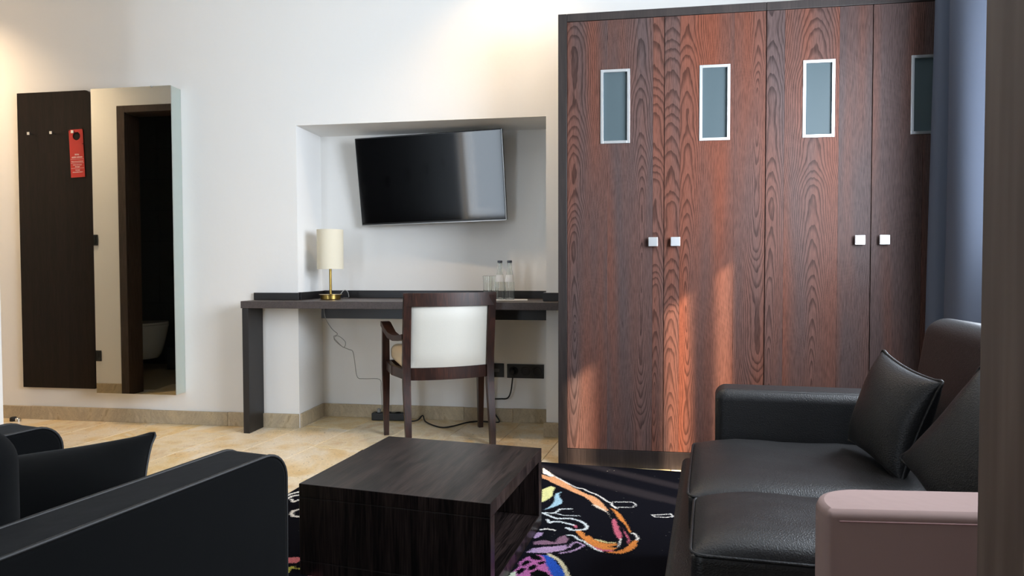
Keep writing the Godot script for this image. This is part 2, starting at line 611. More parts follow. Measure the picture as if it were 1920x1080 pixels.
func make_materials() -> void:
	M.wall = grain_bump(plain("eae9e6", 0.85, 0.0, 0.25), bump(0.03, 2.0), 1.6, 0.12)
	M.ceiling = plain("efeeea", 0.9, 0.0, 0.2)
	M.grout = plain("a8977c", 0.9, 0.0, 0.2)
	M.tiles = []
	var lime := [Color("cdb082"), Color("dec79b"), Color("e4d3b4"), Color("d8bf99"), Color("cfa86a")]
	var lime2 := [Color("e2cda8"), Color("e6d7be"), Color("dec498"), Color("d3b076")]
	var lime3 := [Color("dabe92"), Color("e3cfaa"), Color("dabb82"), Color("e6d8c0")]
	for k in 3:
		M.tiles.append(textured(stone(320, [lime, lime2, lime3][k], 31 + k * 5, [4.0, 3.0, 5.0][k]), 0.34, Vector3(0.9, 0.9, 0.9), 0.5, true))
	M.skirting = []
	for k in 2:
		M.skirting.append(textured(stone(256, [Color("a08d6f"), Color("bcac8f"), Color("ae9f86"), Color("c7b89c")], 61 + k, 4.0), 0.5, Vector3(1.7, 1.7, 1.7), 0.4, true))
	M.dark_wood = textured(wenge(512, Color("0d0908"), Color("1f1613"), 3, 150, 4), 0.38, Vector3(1.4, 1.4, 1.4), 0.3)
	M.black_wood = textured(wenge(512, Color("100b0a"), Color("2a201e"), 8, 190, 5), 0.34, Vector3(1.7, 1.7, 1.7), 0.45)
	M.table_wood = textured(wenge(512, Color("0a0707"), Color("382d2a"), 18, 120, 4), 0.34, Vector3(1.5, 1.5, 1.5), 0.4)
	M.walnut = textured(wenge(256, Color("1e100b"), Color("46261b"), 13, 60, 3), 0.36, Vector3(3, 3, 3), 0.5)
	M.cabinet_wood = textured(wenge(512, Color("453934"), Color("584b45"), 23, 70, 3), 0.5, Vector3(1.6, 1.6, 1.6), 0.4)
	M.carcass = textured(wenge(256, Color("1c1513"), Color("2e2522"), 33, 90, 3), 0.45, Vector3(1.5, 1.5, 1.5), 0.5)
	M.doors = []
	var cuts := [
		[[0.182, 0.03, -0.16, 0.115], [0.385, 0.335, -0.10, 0.09], [0.434, 0.395, -0.22, 0.13]],
		[[0.066, 0.03, -0.26, 0.125], [0.30, 0.098, -0.14, 0.10], [0.434, 0.40, -0.05, 0.10]],
		[[0.075, 0.02, -0.12, 0.07], [0.30, 0.20, -0.20, 0.12], [0.434, 0.50, -0.04, 0.09]],
		[[0.20, 0.33, -0.16, 0.11], [0.434, 0.14, -0.08, 0.09]]]
	var reds := [[0.34, 0.20, 0.42], [0.35, 0.66, 0.48], [0.10, 0.42, 0.10], [0.10, 0.14]]
	for k in 4:
		var d := StandardMaterial3D.new()
		d.albedo_texture = veneer(420, 1800, 0.434, 1.96, cuts[k], 41 + 13 * k, reds[k])
		d.roughness = 0.34
		d.metallic_specular = 0.16
		M.doors.append(d)
	M.worktop = textured(stone(320, [Color("3b3332"), Color("4d4442"), Color("423a38"), Color("564d4a")], 83, 7.0), 0.42, Vector3(2.4, 2.4, 2.4), 0.45)
	M.edge_black = plain("161314", 0.35)
	M.aluminium = plain("d4d8da", 0.32, 0.85)
	M.pane = plain("475357", 0.38, 0.0, 0.22)
	M.mirror = plain("ccd0cd", 0.02, 1.0)
	M.mirror_side = plain("d3dcd8", 0.06, 1.0)
	M.chrome = plain("c9ccce", 0.2, 1.0)
	M.red_card = plain("c8322b", 0.55)
	M.print = plain("f3e4e0", 0.7)
	M.screen = plain("020203", 0.06, 0.0, 0.5)
	M.tv_black = plain("0b0b0c", 0.3)
	M.silver = plain("a9abad", 0.3, 0.9)
	M.brass = plain("a58a4c", 0.28, 1.0)
	M.shade = grain_bump(plain("e6dfca", 0.9, 0.0, 0.2), bump(0.2, 3.0), 12.0, 0.15)
	M.shade.backlight_enabled = true
	M.shade.backlight = Color(0.35, 0.33, 0.28)
	M.cream = grain_bump(plain("cecabf", 0.5, 0.0, 0.45), bump(0.09, 3.0), 7.0, 0.12)
	M.tan = grain_bump(plain("cdbb9d", 0.55, 0.0, 0.4), bump(0.09, 3.0), 7.0, 0.12)
	M.leather = grain_bump(plain("121213", 0.46, 0.0, 0.45), bump(0.14, 5.0, FastNoiseLite.TYPE_CELLULAR, 2), 9.0, 0.35)
	M.velvet = grain_bump(plain("050607", 0.9, 0.0, 0.2), bump(0.02, 3.0), 3.0, 0.15)
	M.velvet.rim_enabled = true
	M.velvet.rim = 0.15
	M.velvet.rim_tint = 0.3
	M.pink = grain_bump(plain("84706b", 0.9, 0.0, 0.2), bump(0.02, 3.0), 3.0, 0.15)
	M.pink.rim_enabled = true
	M.pink.rim = 0.05
	M.pink.rim_tint = 0.4
	M.piping_black = plain("060607", 0.6)
	M.piping_pink = plain("7d5d5b", 0.8)
	M.curtain = grain_bump(plain("555c6a", 0.9, 0.0, 0.2), bump(0.25, 4.0), 9.0, 0.25)
	M.curtain.backlight_enabled = true
	M.curtain.backlight = Color(0.12, 0.14, 0.17)
	M.sheer = plain("e4e6e8", 0.9, 0.0, 0.2)
	M.sheer.backlight_enabled = true
	M.sheer.backlight = Color(0.3, 0.3, 0.3)
	M.white = plain("eceded", 0.4)
	M.plastic = plain("101011", 0.42)
	M.plug_black = plain("070708", 0.6)
	M.clear_cord = plain("8d8c88", 0.3)
	M.frame_brown = textured(wenge(256, Color("31261f"), Color("463830"), 53, 60, 3), 0.5, Vector3(2, 2, 2), 0.4)
	M.bath_tile = plain("474d4f", 0.25)
	M.bath_grout = plain("1d2021", 0.8)
	M.ceramic = plain("e8e6de", 0.2)
	M.foot = plain("1a1210", 0.45)
	var glass := StandardMaterial3D.new()
	glass.albedo_color = Color(0.985, 0.997, 0.99, 0.03)
	glass.transparency = BaseMaterial3D.TRANSPARENCY_ALPHA
	glass.roughness = 0.02
	glass.refraction_enabled = true
	glass.refraction_scale = 0.05
	M.glass = glass
	var pane := StandardMaterial3D.new()
	pane.albedo_color = Color(0.9, 0.95, 1.0, 0.06)
	pane.transparency = BaseMaterial3D.TRANSPARENCY_ALPHA
	pane.roughness = 0.02
	M.window_glass = pane


# ------------------------------------------------------------------ the room
func room_shell() -> void:
	var s := Shape.new()
	rbox(s, Vector3(-4.8, 0, -4.0), Vector3(-1.765, CEILING_Y, WALL_Z))
	rbox(s, Vector3(-0.33, 0, -4.0), Vector3(2.1, CEILING_Y, WALL_Z))
	rbox(s, Vector3(-1.765, 1.742, -4.0), Vector3(-0.33, CEILING_Y, WALL_Z))
	rbox(s, Vector3(-1.765, 0, -4.0), Vector3(-0.33, 1.742, NICHE_Z))
	setting("wall_back", s, M.wall)

	# right wall with its deep window reveal, turned a little as the floor is
	var open_x := [0.59, 2.02]
	var open_y := [0.95, 2.06]
	s = Shape.new()
	rbox(s, Vector3(-0.9, 0, -0.40), Vector3(open_x[0], CEILING_Y, 0))
	rbox(s, Vector3(open_x[1], 0, -0.40), Vector3(5.2, CEILING_Y, 0))
	rbox(s, Vector3(open_x[0], 0, -0.40), Vector3(open_x[1], open_y[0], 0))
	rbox(s, Vector3(open_x[0], open_y[1], -0.40), Vector3(open_x[1], CEILING_Y, 0))
	setting("wall_right", s, M.wall).transform = right_wall_frame()
	window_unit("window_1", right_wall_frame() * Transform3D(Basis(), Vector3(open_x[0], open_y[0], -0.30)), open_x[1] - open_x[0], open_y[1] - open_y[0])

	# wall behind the viewer with a tall window
	s = Shape.new()
	rbox(s, Vector3(-2.9, 0, 1.8), Vector3(-2.68, CEILING_Y, 2.1))
	rbox(s, Vector3(-2.08, 0, 1.8), Vector3(1.5, CEILING_Y, 2.1))
	rbox(s, Vector3(-2.68, 2.32, 1.8), Vector3(-2.08, CEILING_Y, 2.1))
	rbox(s, Vector3(-2.68, 0, 1.8), Vector3(-2.08, 0.18, 2.1))
	setting("wall_front", s, M.wall)
	window_unit("window_2", Transform3D(Basis(Vector3.UP, PI), Vector3(-2.08, 0.18, 1.95)), 0.60, 2.14)

	# the bathroom block on the left: its end faces the viewer's room, its door faces the back wall
	s = Shape.new()
	rbox(s, Vector3(-2.84, 0, -2.56), Vector3(-2.72, CEILING_Y, 1.95))
	setting("wall_left", s, M.wall)
	s = Shape.new()
	rbox(s, Vector3(-4.8, 0, -2.56), Vector3(-3.49, CEILING_Y, -2.44))
	rbox(s, Vector3(-3.49, 2.08, -2.56), Vector3(-2.90, CEILING_Y, -2.44))
	rbox(s, Vector3(-2.90, 0, -2.56), Vector3(-2.84, CEILING_Y, -2.44))
	setting("wall_bathroom", s, M.wall)
	s = Shape.new()
	rbox(s, Vector3(-4.8, 0, -3.51), Vector3(-4.7, CEILING_Y, 1.8))
	setting("wall_hall_end", s, M.wall)

	s = Shape.new()
	rbox(s, Vector3(-4.8, CEILING_Y, -4.0), Vector3(2.2, CEILING_Y + 0.15, 2.1))
	setting("ceiling", s, M.ceiling)

	# stone floor, laid askew to the back wall like the window wall
	s = Shape.new()
	rbox(s, Vector3(-4.8, -0.12, -4.0), Vector3(2.2, -0.004, 2.1))
	var fl := setting("floor", s, M.grout)
	var variants := []
	for w in [0.30]:
		for l in [0.60, 0.45]:
			variants.append(slab(w - 0.0028, l - 0.0028, 0.010))
	var turn := deg_to_rad(-7.9)
	var across := Vector3(cos(turn), 0, -sin(turn))
	var along := Vector3(sin(turn), 0, cos(turn))      # towards the viewer
	var origin := Vector3(-0.264, 0, -3.4)
	for col in range(-16, 9):
		var z := -1.3 + rng.randf() * 0.45
		while z < 5.7:
			var kind := 0 if rng.randf() < 0.7 else 1
			var l: float = [0.60, 0.45][kind]
			var c := origin + across * (0.30 * col + 0.15) + along * (z + l * 0.5)
			z += l
			if c.x < -4.72 or c.x > 1.75 or c.z < -4.12 or c.z > 1.95:
				continue
			if c.x < -2.95 and c.z > -2.2:
				continue
			if c.x > -0.1 and c.z < -3.3:
				continue
			reuse("tile", variants[kind], M.tiles[rng.randi() % 3], fl, c + Vector3(0, -0.010 - rng.randf() * 0.0004, 0), turn)

	# stone skirting in separate lengths
	skirting("baseboard_back", [[-4.7, -3.523], [-3.523, -2.706], [-2.706, -2.208], [-2.208, -1.765]], WALL_Z, 1)
	var b := skirting("baseboard_niche", [[-1.765, -1.32], [-1.32, -0.86], [-0.86, -0.56], [-0.56, -0.33]], NICHE_Z, 1)
	reuse("stone", box(Vector3(-0.001, 0, 0), Vector3(0.012, 0.082, 0.30), 0.002).mesh(), M.skirting[0], b, Vector3(-1.765, 0, -3.818))
	var pr := skirting("baseboard_right", [[-0.345, -0.229]], WALL_Z, 1)
	pr.set_meta("label", "short stone skirting on the pier beside the wardrobe")
	skirting("baseboard_bathroom", [[-4.69, -4.1], [-4.1, -3.535]], -2.56, -1)

	var stop := thing("door_stop", "small metal door stop on the floor in the left corner", "door stop", Vector3(-3.585, 0, -3.44))
	put("base", lathe(Shape.new(), [Vector2(0, 0), Vector2(0.019, 0), Vector2(0.019, 0.018), Vector2(0.015, 0.024), Vector2(0, 0.024)], 16), M.plug_black, stop)
	put("cap", lathe(Shape.new(), [Vector2(0, 0), Vector2(0.016, 0), Vector2(0.016, 0.016), Vector2(0.010, 0.022), Vector2(0, 0.023)], 16, Vector3(0.036, 0, 0.004)), M.chrome, stop)

	downlight(Vector3(-0.50, CEILING_Y, -3.05), "recessed ceiling downlight above the right end of the desk", 1.7, 56.0)
	downlight(Vector3(-3.95, CEILING_Y, -3.02), "recessed ceiling downlight above the dark coat panel", 2.9, 58.0)


func slab(w: float, l: float, h: float) -> ArrayMesh:
	var s := Shape.new()
	var b := 0.0016
	var x := w / 2
	var z := l / 2
	var top := [Vector3(-x + b, h, -z + b), Vector3(x - b, h, -z + b), Vector3(x - b, h, z - b), Vector3(-x + b, h, z - b)]
	var mid := [Vector3(-x, h - b, -z), Vector3(x, h - b, -z), Vector3(x, h - b, z), Vector3(-x, h - b, z)]
	var low := [Vector3(-x, 0, -z), Vector3(x, 0, -z), Vector3(x, 0, z), Vector3(-x, 0, z)]
	s.quad(top[0], top[1], top[2], top[3], Vector3.UP)
	var out := [Vector3(0, 0, -1), Vector3(1, 0, 0), Vector3(0, 0, 1), Vector3(-1, 0, 0)]
	for k in 4:
		var k1 := (k + 1) % 4
		s.quad(top[k], top[k1], mid[k1], mid[k], (out[k] + Vector3.UP).normalized())
		s.quad(mid[k], mid[k1], low[k1], low[k], out[k])
	return s.mesh()


func skirting(called: String, spans: Array, z: float, side: int) -> Node3D:
	var o := Node3D.new()
	o.name = called
	add_child(o)
	o.set_meta("kind", "structure")
	var k := 0
	for sp in spans:
		var st := put("stone", box(Vector3(sp[0] + 0.0008, 0, -0.001 if side > 0 else -0.012), Vector3(sp[1] - 0.0008, 0.080 + 0.002 * (k % 2), 0.012 if side > 0 else 0.001), 0.0015), M.skirting[k % 2], o)
		st.position.z = z
		k += 1
	return o


func window_unit(called: String, t: Transform3D, w: float, h: float) -> void:
	var s := Shape.new()
	rbox(s, Vector3(0, 0, -0.03), Vector3(0.06, h, 0.03))
	rbox(s, Vector3(w - 0.06, 0, -0.03), Vector3(w, h, 0.03))
	rbox(s, Vector3(0.06, 0, -0.03), Vector3(w - 0.06, 0.06, 0.03))
	rbox(s, Vector3(0.06, h - 0.06, -0.03), Vector3(w - 0.06, h, 0.03))
	var o := setting(called, s, M.white)
	o.transform = t
	put("pane", box(Vector3(0.06, 0.06, -0.003), Vector3(w - 0.06, h - 0.06, 0.003)), M.window_glass, o)


func downlight(at: Vector3, label: String, power: float, cone: float) -> void:
	var o := thing("ceiling_downlight", label, "ceiling light", at, 0.0, "ceiling downlights")
	put("trim_ring", lathe(Shape.new(), [Vector2(0.036, -0.001), Vector2(0.036, -0.008), Vector2(0.048, -0.008), Vector2(0.050, -0.001)], 24), M.white, o)
	var glow := plain("fff2df", 0.6)
	glow.emission_enabled = true
	glow.emission = Color(1.0, 0.80, 0.58)
	glow.emission_energy_multiplier = 4.0
	put("lamp_disc", lathe(Shape.new(), [Vector2(0, -0.004), Vector2(0.035, -0.004), Vector2(0.035, -0.002)], 24), glow, o)
	var l := SpotLight3D.new()
	l.name = "beam"
	o.add_child(l)
	l.position = Vector3(0, -0.02, 0)
	l.rotation_degrees = Vector3(-90, 0, 0)
	l.light_color = Color(1.0, 0.86, 0.69)
	l.light_energy = power
	l.light_size = 0.035
	l.spot_angle = cone
	l.spot_angle_attenuation = 1.0
	l.spot_range = 12.0
	l.spot_attenuation = 2.0
	l.shadow_enabled = true


# what the hall mirror shows: a dark bathroom behind a brown door frame
func bathroom() -> void:
	var f := Node3D.new()
	f.name = "door_1"
	add_child(f)
	f.set_meta("kind", "structure")
	# casing on the hall side and the lining of the opening
	put("casing", box(Vector3(-3.535, 0, -2.575), Vector3(-3.472, 2.112, -2.55), 0.003), M.frame_brown, f)
	put("casing", box(Vector3(-2.918, 0, -2.575), Vector3(-2.855, 2.112, -2.55), 0.003), M.frame_brown, f)
	put("casing", box(Vector3(-3.472, 2.062, -2.575), Vector3(-2.918, 2.112, -2.55), 0.003), M.frame_brown, f)
	put("lining", box(Vector3(-3.490, 0, -2.55), Vector3(-3.472, 2.062, -2.425), 0.002), M.frame_brown, f)
	put("lining", box(Vector3(-2.918, 0, -2.55), Vector3(-2.900, 2.062, -2.425), 0.002), M.frame_brown, f)
	put("lining", box(Vector3(-3.472, 2.062, -2.55), Vector3(-2.918, 2.080, -2.425), 0.002), M.frame_brown, f)

	var s := Shape.new()
	rbox(s, Vector3(-4.7, 0, -1.09), Vector3(-2.84, CEILING_Y, -0.99))
	var w := setting("wall_bath_back", s, M.bath_grout)
	var t := box(Vector3(-0.1835, 0.0015, 0), Vector3(0.1835, 0.2985, 0.008), 0.0015).mesh()
	for r in 9:
		for c in 5:
			reuse("tile", t, M.bath_tile, w, Vector3(-4.51 + 0.37 * c, 0.30 * r, -1.098))
	put("ledge", box(Vector3(-4.04, 0, -1.40), Vector3(-2.85, 0.20, -1.10), 0.004), M.bath_tile, w)
	put("flush_plate", box(Vector3(-4.20, 0.86, -1.112), Vector3(-3.98, 1.02, -1.10), 0.004), M.plug_black, w)

	var toilet := thing("toilet", "white wall-hung toilet seen in the mirror through the dark doorway", "toilet", Vector3(-4.27, 0, -1.345))
	var pts := []
	for i in 9:
		var v := i / 8.0
		for k in 28:
			var a := TAU * k / 28
			var grow := 0.55 + 0.45 * pow(v, 0.6)
			pts.append(Vector3(0.18 * grow * cos(a), 0.10 + 0.29 * v, -0.03 - (0.25 * grow) * sin(a) * (1.0 if sin(a) > 0 else 0.85)))
	put("bowl", sheet(Shape.new(), pts, 9, 28, true), M.ceramic, toilet)
	for lid in [[0.392, 0.412], [0.416, 0.434]]:
		var ring := []
		for y in [lid[0], lid[1]]:
			for k in 28:
				var a := TAU * k / 28
				ring.append(Vector3(0.183 * cos(a), y, -0.03 - 0.255 * sin(a) * (1.0 if sin(a) > 0 else 0.85)))
		var sh := sheet(Shape.new(), ring, 2, 28, true)
		for k in 28:
			for y in [0, 1]:
				sh.tri(ring[y * 28 + k], ring[y * 28 + (k + 1) % 28], Vector3(0, lid[y], -0.03), Vector3(0, 2 * y - 1, 0), Vector3(0, 2 * y - 1, 0), Vector3(0, 2 * y - 1, 0))
		put("seat" if lid[0] < 0.4 else "lid", sh, M.ceramic, toilet)

	var sw := tag(put("light_switch", box(Vector3(-3.795, 1.10, -2.570), Vector3(-3.715, 1.18, -2.56), 0.003), M.plastic), "black light switch on the bathroom wall, at the mirror's left edge", "light switch")
	put("rocker", box(Vector3(-3.785, 1.11, -2.574), Vector3(-3.725, 1.17, -2.569), 0.002), M.plug_black, sw)
	var so := tag(put("wall_socket", box(Vector3(-3.785, 0.245, -2.570), Vector3(-3.705, 0.325, -2.56), 0.003), M.plastic), "black socket low on the bathroom wall, seen in the mirror", "wall socket")
	put("rim", lathe(Shape.new(), [Vector2(0.019, 0), Vector2(0.022, 0.003), Vector2(0.026, 0.003), Vector2(0.027, 0)], 20), M.plug_black, so)
	so.get_child(0).transform = Transform3D(Basis(Vector3.RIGHT, -PI / 2), Vector3(-3.745, 0.285, -2.570))


# ------------------------------------------------------------------ wardrobes
func wardrobes() -> void:
	var z := -3.0
	var units := [
		["dark oak veneer wardrobe next to the desk, its doors streaked with sunlight", -0.226, 0.687, [[-0.184, 0.250], [0.253, 0.686]]],
		["dark oak veneer wardrobe by the window, half hidden behind the sofa and curtain", 0.688, 1.598, [[0.690, 1.123], [1.127, 1.560]]]]
	var n := 0
	for u in units:
		var o := thing("wardrobe", u[0], "wardrobe", Vector3((u[1] + u[2]) / 2, 0, z), 0.0, "wardrobes along the back wall")
		var cx: float = (u[1] + u[2]) / 2
		var l: float = u[1] - cx
		var r: float = u[2] - cx
		var s := Shape.new()
		# carcass: sides, floor, back; the outer side panel comes forward to the door faces
		rbox(s, Vector3(l, 0, -0.50), Vector3(l + 0.040, 2.083, 0.0 if n == 0 else -0.024), 0.0015)
		rbox(s, Vector3(r - 0.036, 0, -0.50), Vector3(r, 2.083, 0.0 if n == 1 else -0.024), 0.0015)
		rbox(s, Vector3(l + 0.04, 0.082, -0.50), Vector3(r - 0.036, 0.10, -0.024))
		rbox(s, Vector3(l + 0.04, 0.082, -0.50), Vector3(r - 0.036, 2.045, -0.485))
		put("carcass", s, M.carcass, o)
		put("top_panel", box(Vector3(l + (0.0405 if n == 0 else 0.0), 2.047, -0.50), Vector3(r - (0.0365 if n == 1 else 0.0), 2.083, 0.0), 0.0015), M.carcass, o)
		put("plinth", box(Vector3(l + (0.0405 if n == 0 else 0.0), 0, -0.06), Vector3(r - (0.0365 if n == 1 else 0.0), 0.081, -0.002), 0.0015), M.carcass, o)
		for k in 2:
			var x0: float = u[3][k][0]
			var x1: float = u[3][k][1]
			wardrobe_door(o, x0 - cx, x1 - cx, k == 0, M.doors[n * 2 + k])
		n += 1


func wardrobe_door(o: Node3D, x0: float, x1: float, knob_right: bool, mat: Material) -> void:
	var y0 := 0.084
	var y1 := 2.044
	var c := (x0 + x1) / 2
	var hx := [x0, c - 0.066, c + 0.066, x1]
	var hy := [y0, 1.487, 1.821, y1]
	var s := Shape.new()
	var t := 0.021
	for i in 3:
		for j in 3:
			if i == 1 and j == 1:
				continue
			var q := []
			var uv := []
			for k in [[i, j], [i + 1, j], [i + 1, j + 1], [i, j + 1]]:
				q.append(Vector3(hx[k[0]], hy[k[1]], 0))
				uv.append(Vector2((hx[k[0]] - x0) / (x1 - x0), 1.0 - (hy[k[1]] - y0) / (y1 - y0)))
			s.quad(q[0], q[1], q[2], q[3], Vector3(0, 0, 1), uv[0], uv[1], uv[2], uv[3])
	# edges outside and round the opening
	for e in [[x0, y0, x0, y1, Vector3(-1, 0, 0)], [x1, y0, x1, y1, Vector3(1, 0, 0)], [x0, y0, x1, y0, Vector3(0, -1, 0)], [x0, y1, x1, y1, Vector3(0, 1, 0)],
			[hx[1], hy[1], hx[1], hy[2], Vector3(1, 0, 0)], [hx[2], hy[1], hx[2], hy[2], Vector3(-1, 0, 0)], [hx[1], hy[1], hx[2], hy[1], Vector3(0, 1, 0)], [hx[1], hy[2], hx[2], hy[2], Vector3(0, -1, 0)]]:
		s.quad(Vector3(e[0], e[1], 0), Vector3(e[2], e[3], 0), Vector3(e[2], e[3], -t), Vector3(e[0], e[1], -t), e[4], Vector2(0.5, 0.1), Vector2(0.5, 0.9), Vector2(0.52, 0.9), Vector2(0.52, 0.1))
	s.quad(Vector3(x0, y0, -t), Vector3(x1, y0, -t), Vector3(x1, y1, -t), Vector3(x0, y1, -t), Vector3(0, 0, -1))
	var d := put("door", s, mat, o)
	var f := Shape.new()
	var a := 0.0125
	rbox(f, Vector3(hx[1], hy[1], -0.012), Vector3(hx[1] + a, hy[2], 0.004), 0.001)
	rbox(f, Vector3(hx[2] - a, hy[1], -0.012), Vector3(hx[2], hy[2], 0.004), 0.001)
	rbox(f, Vector3(hx[1] + a, hy[1], -0.012), Vector3(hx[2] - a, hy[1] + a, 0.004), 0.001)
	rbox(f, Vector3(hx[1] + a, hy[2] - a, -0.012), Vector3(hx[2] - a, hy[2], 0.004), 0.001)
	put("pane_frame", f, M.aluminium, d)
	put("pane", box(Vector3(hx[1] + a, hy[1] + a, -0.013), Vector3(hx[2] - a, hy[2] - a, -0.008)), M.pane, d)
	var kx := x1 - 0.0475 if knob_right else x0 + 0.0475
	var kn := Shape.new()
	rbox(kn, Vector3(kx - 0.0205, 1.018, 0.012), Vector3(kx + 0.0205, 1.059, 0.022), 0.0015)
	rbox(kn, Vector3(kx - 0.008, 1.030, 0.0), Vector3(kx + 0.008, 1.046, 0.013))
	put("knob", kn, M.aluminium, d)


# ------------------------------------------------------------------ desk and what stands on it
func desk() -> void:
	var o := thing("desk", "built-in desk with grey stone-look top spanning the white niche", "desk", Vector3(-1.13, 0, -3.43))
	var p := -o.position
	var top := Shape.new()
	rbox(top, p + Vector3(-2.027, 0.703, -3.508), p + Vector3(-0.2285, 0.743, -3.350), 0.002)
	rbox(top, p + Vector3(-1.763, 0.703, -3.828), p + Vector3(-0.332, 0.743, -3.506))
	put("worktop", top, M.worktop, o)
	put("leg_panel", box(p + Vector3(-2.020, 0, -3.508), p + Vector3(-1.983, 0.7025, -3.352), 0.0015), M.edge_black, o)
	put("apron", box(p + Vector3(-1.644, 0.635, -3.80), p + Vector3(-0.334, 0.7025, -3.55), 0.002), M.edge_black, o)
	put("upstand", box(p + Vector3(-2.030, 0.7435, -3.509), p + Vector3(-1.753, 0.785, -3.492), 0.0015), M.edge_black, o)
	put("upstand", box(p + Vector3(-1.764, 0.7435, -3.828), p + Vector3(-1.747, 0.787, -3.5095), 0.0015), M.edge_black, o)
	put("upstand", box(p + Vector3(-1.7465, 0.7435, -3.829), p + Vector3(-0.3475, 0.789, -3.812), 0.0015), M.edge_black, o)
	put("upstand", box(p + Vector3(-0.347, 0.7435, -3.828), p + Vector3(-0.331, 0.789, -3.5095), 0.0015), M.edge_black, o)
	put("upstand", box(p + Vector3(-0.346, 0.7435, -3.509), p + Vector3(-0.229, 0.789, -3.492), 0.0015), M.edge_black, o)


func desk_lamp() -> void:
	var o := thing("table_lamp", "small table lamp with cream drum shade and brass foot on the desk", "lamp", Vector3(-1.607, 0.743, -3.60))
	put("base", lathe(Shape.new(), [Vector2(0, 0), Vector2(0.056, 0), Vector2(0.058, 0.004), Vector2(0.058, 0.024), Vector2(0.066, 0.027), Vector2(0.066, 0.030), Vector2(0.056, 0.029), Vector2(0.010, 0.029), Vector2(0.006, 0.033), Vector2(0, 0.033)], 32), M.brass, o)
	put("stem", lathe(Shape.new(), [Vector2(0.0075, 0.03), Vector2(0.0075, 0.20), Vector2(0, 0.20)], 16), M.brass, o)
	var sh := Shape.new()
	lathe(sh, [Vector2(0.0755, 0.178), Vector2(0.0755, 0.408)], 40)
	lathe(sh, [Vector2(0.0740, 0.408), Vector2(0.0740, 0.178)], 40)
	lathe(sh, [Vector2(0.0740, 0.178), Vector2(0.0755, 0.178)], 40)
	lathe(sh, [Vector2(0.0755, 0.408), Vector2(0.0740, 0.408)], 40)
	put("lamp_shade", sh, M.shade, o)
	var ring := Shape.new()
	tube(ring, [Vector3(-0.074, 0.20, 0), Vector3(0.074, 0.20, 0)], 0.0015, 6, 1)
	tube(ring, [Vector3(0, 0.20, -0.074), Vector3(0, 0.20, 0.074)], 0.0015, 6, 1)
	put("shade_holder", ring, M.brass, o)
	put("bulb", lathe(Shape.new(), [Vector2(0.012, 0.20), Vector2(0.013, 0.23), Vector2(0.028, 0.27), Vector2(0.028, 0.285), Vector2(0.016, 0.305), Vector2(0, 0.31)], 20), M.white, o)
	# the clear cord lies over the desk behind the foot, drops behind the worktop and hangs in a loop to the floor
	put("cord", tube(Shape.new(), [Vector3(0.03, 0.014, -0.05), Vector3(0.05, 0.05, -0.07), Vector3(0.065, 0.045, -0.09), Vector3(0.07, 0.012, -0.10), Vector3(0.05, 0.004, -0.12), Vector3(0.02, 0.004, -0.14)], 0.0022, 6), M.clear_cord, o)
	var hang := [[615, 0.69], [621, 0.60], [631, 0.535]]
	var c := o.position
	put("cord", tube(Shape.new(), [Vector3(-1.622, 0.700, -3.54) - c, Vector3(-1.612, 0.640, -3.535) - c, Vector3(-1.585, 0.575, -3.56) - c, Vector3(-1.567, 0.540, -3.60) - c, Vector3(-1.600, 0.522, -3.62) - c,
		Vector3(-1.575, 0.495, -3.61) - c, Vector3(-1.530, 0.462, -3.60) - c, Vector3(-1.520, 0.495, -3.60) - c, Vector3(-1.560, 0.530, -3.59) - c, Vector3(-1.585, 0.512, -3.59) - c, Vector3(-1.545, 0.470, -3.60) - c,
		Vector3(-1.508, 0.448, -3.62) - c, Vector3(-1.490, 0.432, -3.64) - c, Vector3(-1.486, 0.36, -3.66) - c, Vector3(-1.480, 0.275, -3.68) - c, Vector3(-1.44, 0.264, -3.69) - c, Vector3(-1.345, 0.262, -3.69) - c, Vector3(-1.340, 0.20, -3.70) - c, Vector3(-1.350, 0.10, -3.74) - c, Vector3(-1.365, 0.058, -3.765) - c], 0.0021, 6, 5), M.clear_cord, o)


